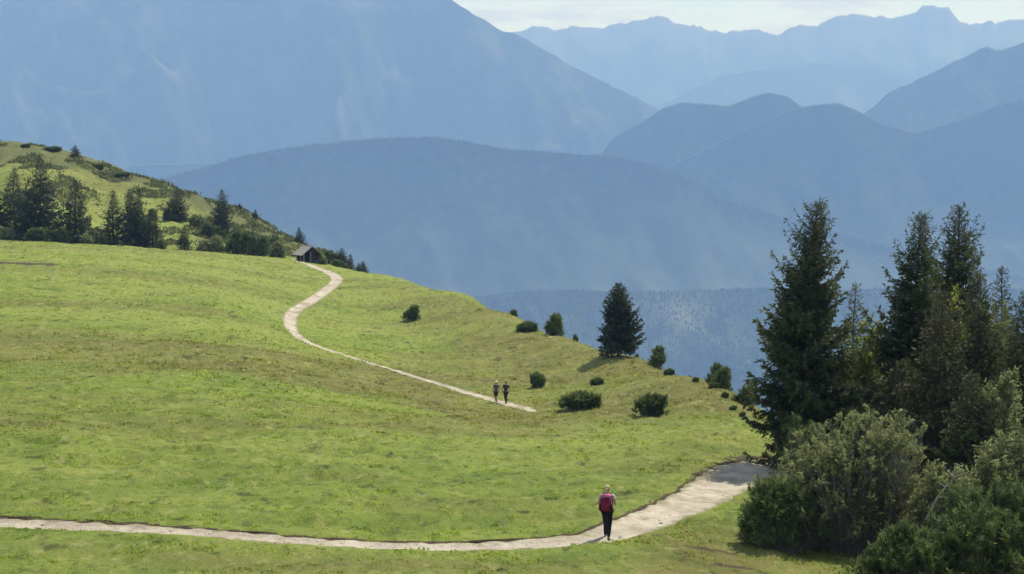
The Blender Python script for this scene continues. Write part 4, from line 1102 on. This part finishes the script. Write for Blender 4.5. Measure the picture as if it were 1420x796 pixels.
def stand(px, py, y0=40.0, y1=200.0, line=None):
    g = hit(px, py, y0, y1)
    return g
g = hit(842, 742, 50, 80); g[2] = base_h(g[0], g[1])[0] + 0.2 * relief(g[0], g[1]) - 0.14
s_ = height_to(670.5, g) / 1.76
person("hiker seen from behind on the lower path wearing a red backpack and black trousers", g, R(-14), step=0.27, scale=s_, top=(0.42, 0.40, 0.38), legs=(0.010, 0.010, 0.014), shoe=(0.10, 0.09, 0.09), hair=(0.46, 0.38, 0.24), sleeve='short', arms='strap')
backpack("dark red backpack with a pink lid worn by the hiker on the lower path", g, R(-14), s_, (0.19, 0.014, 0.050), (0.52, 0.14, 0.26), (0.03, 0.012, 0.02))
ga = hit(688, 558, 100, 170); sa = height_to(528, ga) / 1.74
person("left one of the two distant walkers, pale hat, dark shirt and shorts, bare legs", ga, R(150), step=0.10, scale=sa, top=(0.10, 0.098, 0.105), legs=(0.018, 0.018, 0.012), hat=(0.55, 0.52, 0.47), shorts=True, arms='swing', brim=True, group="two walkers on the upper path")
gb = hit(701.5, 558.5, 100, 170); sb = height_to(527.5, gb) / 1.74
person("right one of the two distant walkers, dark top and trousers, taller and without a hat", gb, R(152), step=0.16, scale=sb, top=(0.045, 0.04, 0.042), legs=(0.035, 0.03, 0.026), hair=(0.16, 0.12, 0.08), arms='swing', sleeve='short', group="two walkers on the upper path")

# ------------------------------------------------------------------ stones along the path
def pebbles():
    r = np.random.default_rng(77); b = Build()
    bm = bmesh.new(); bmesh.ops.create_icosphere(bm, subdivisions=1, radius=1.0); base = np.array([v.co for v in bm.verts]); fc = np.array([[v.index for v in f.verts] for f in bm.faces]); bm.free()
    for line, n, smin, smax in ((LOWER, 700, 0.02, 0.075), (UPPER, 120, 0.03, 0.09)):
        for i in range(n):
            j = r.integers(2, len(line) - 2); T = line[j + 1, :2] - line[j - 1, :2]; T /= np.linalg.norm(T); N = np.array([-T[1], T[0]])
            p = line[j, :2] + N * line[j, 2] * r.choice([-1, 1]) * (1 - abs(r.normal()) * 0.35)
            z = base_h(p[0], p[1])[0] + 0.2 * relief(p[0], p[1]) - 0.12
            s = r.uniform(smin, smax) * np.array([1, 1, .6]) * r.uniform(0.7, 1.4, 3)
            b.add(base * s * r.uniform(.8, 1.2, (len(base), 1)) + [p[0], p[1], z], fc)
    link("pebbles", b.mesh("pebbles", M_STONE, smooth=False), kind='stuff')
pebbles()
# ------------------------------------------------------------------ haze: the air of the valley
def haze():
    bm = bmesh.new(); bmesh.ops.create_cube(bm, size=1.0)
    me = bpy.data.meshes.new("haze"); bm.to_mesh(me); bm.free()
    o = link("haze", me, kind='stuff')
    lo_, hi_ = Vector((-9900, -600, FLOOR - 80)), Vector((9900, 18000, 1500))
    o.location = (lo_ + hi_) / 2; o.scale = hi_ - lo_
    m = bpy.data.materials.new("haze_air"); m.use_nodes = True
    n, l = m.node_tree.nodes, m.node_tree.links; n.clear()
    out = n.new("ShaderNodeOutputMaterial"); v = n.new("ShaderNodeVolumePrincipled")
    v.inputs["Color"].default_value = (*HAZE_COLOR, 1); v.inputs["Density"].default_value = HAZE_DENSITY
    v.inputs["Absorption Color"].default_value = (*HAZE_ABSORB, 1)
    l.new(v.outputs[0], out.inputs["Volume"]); me.materials.append(m)
haze()
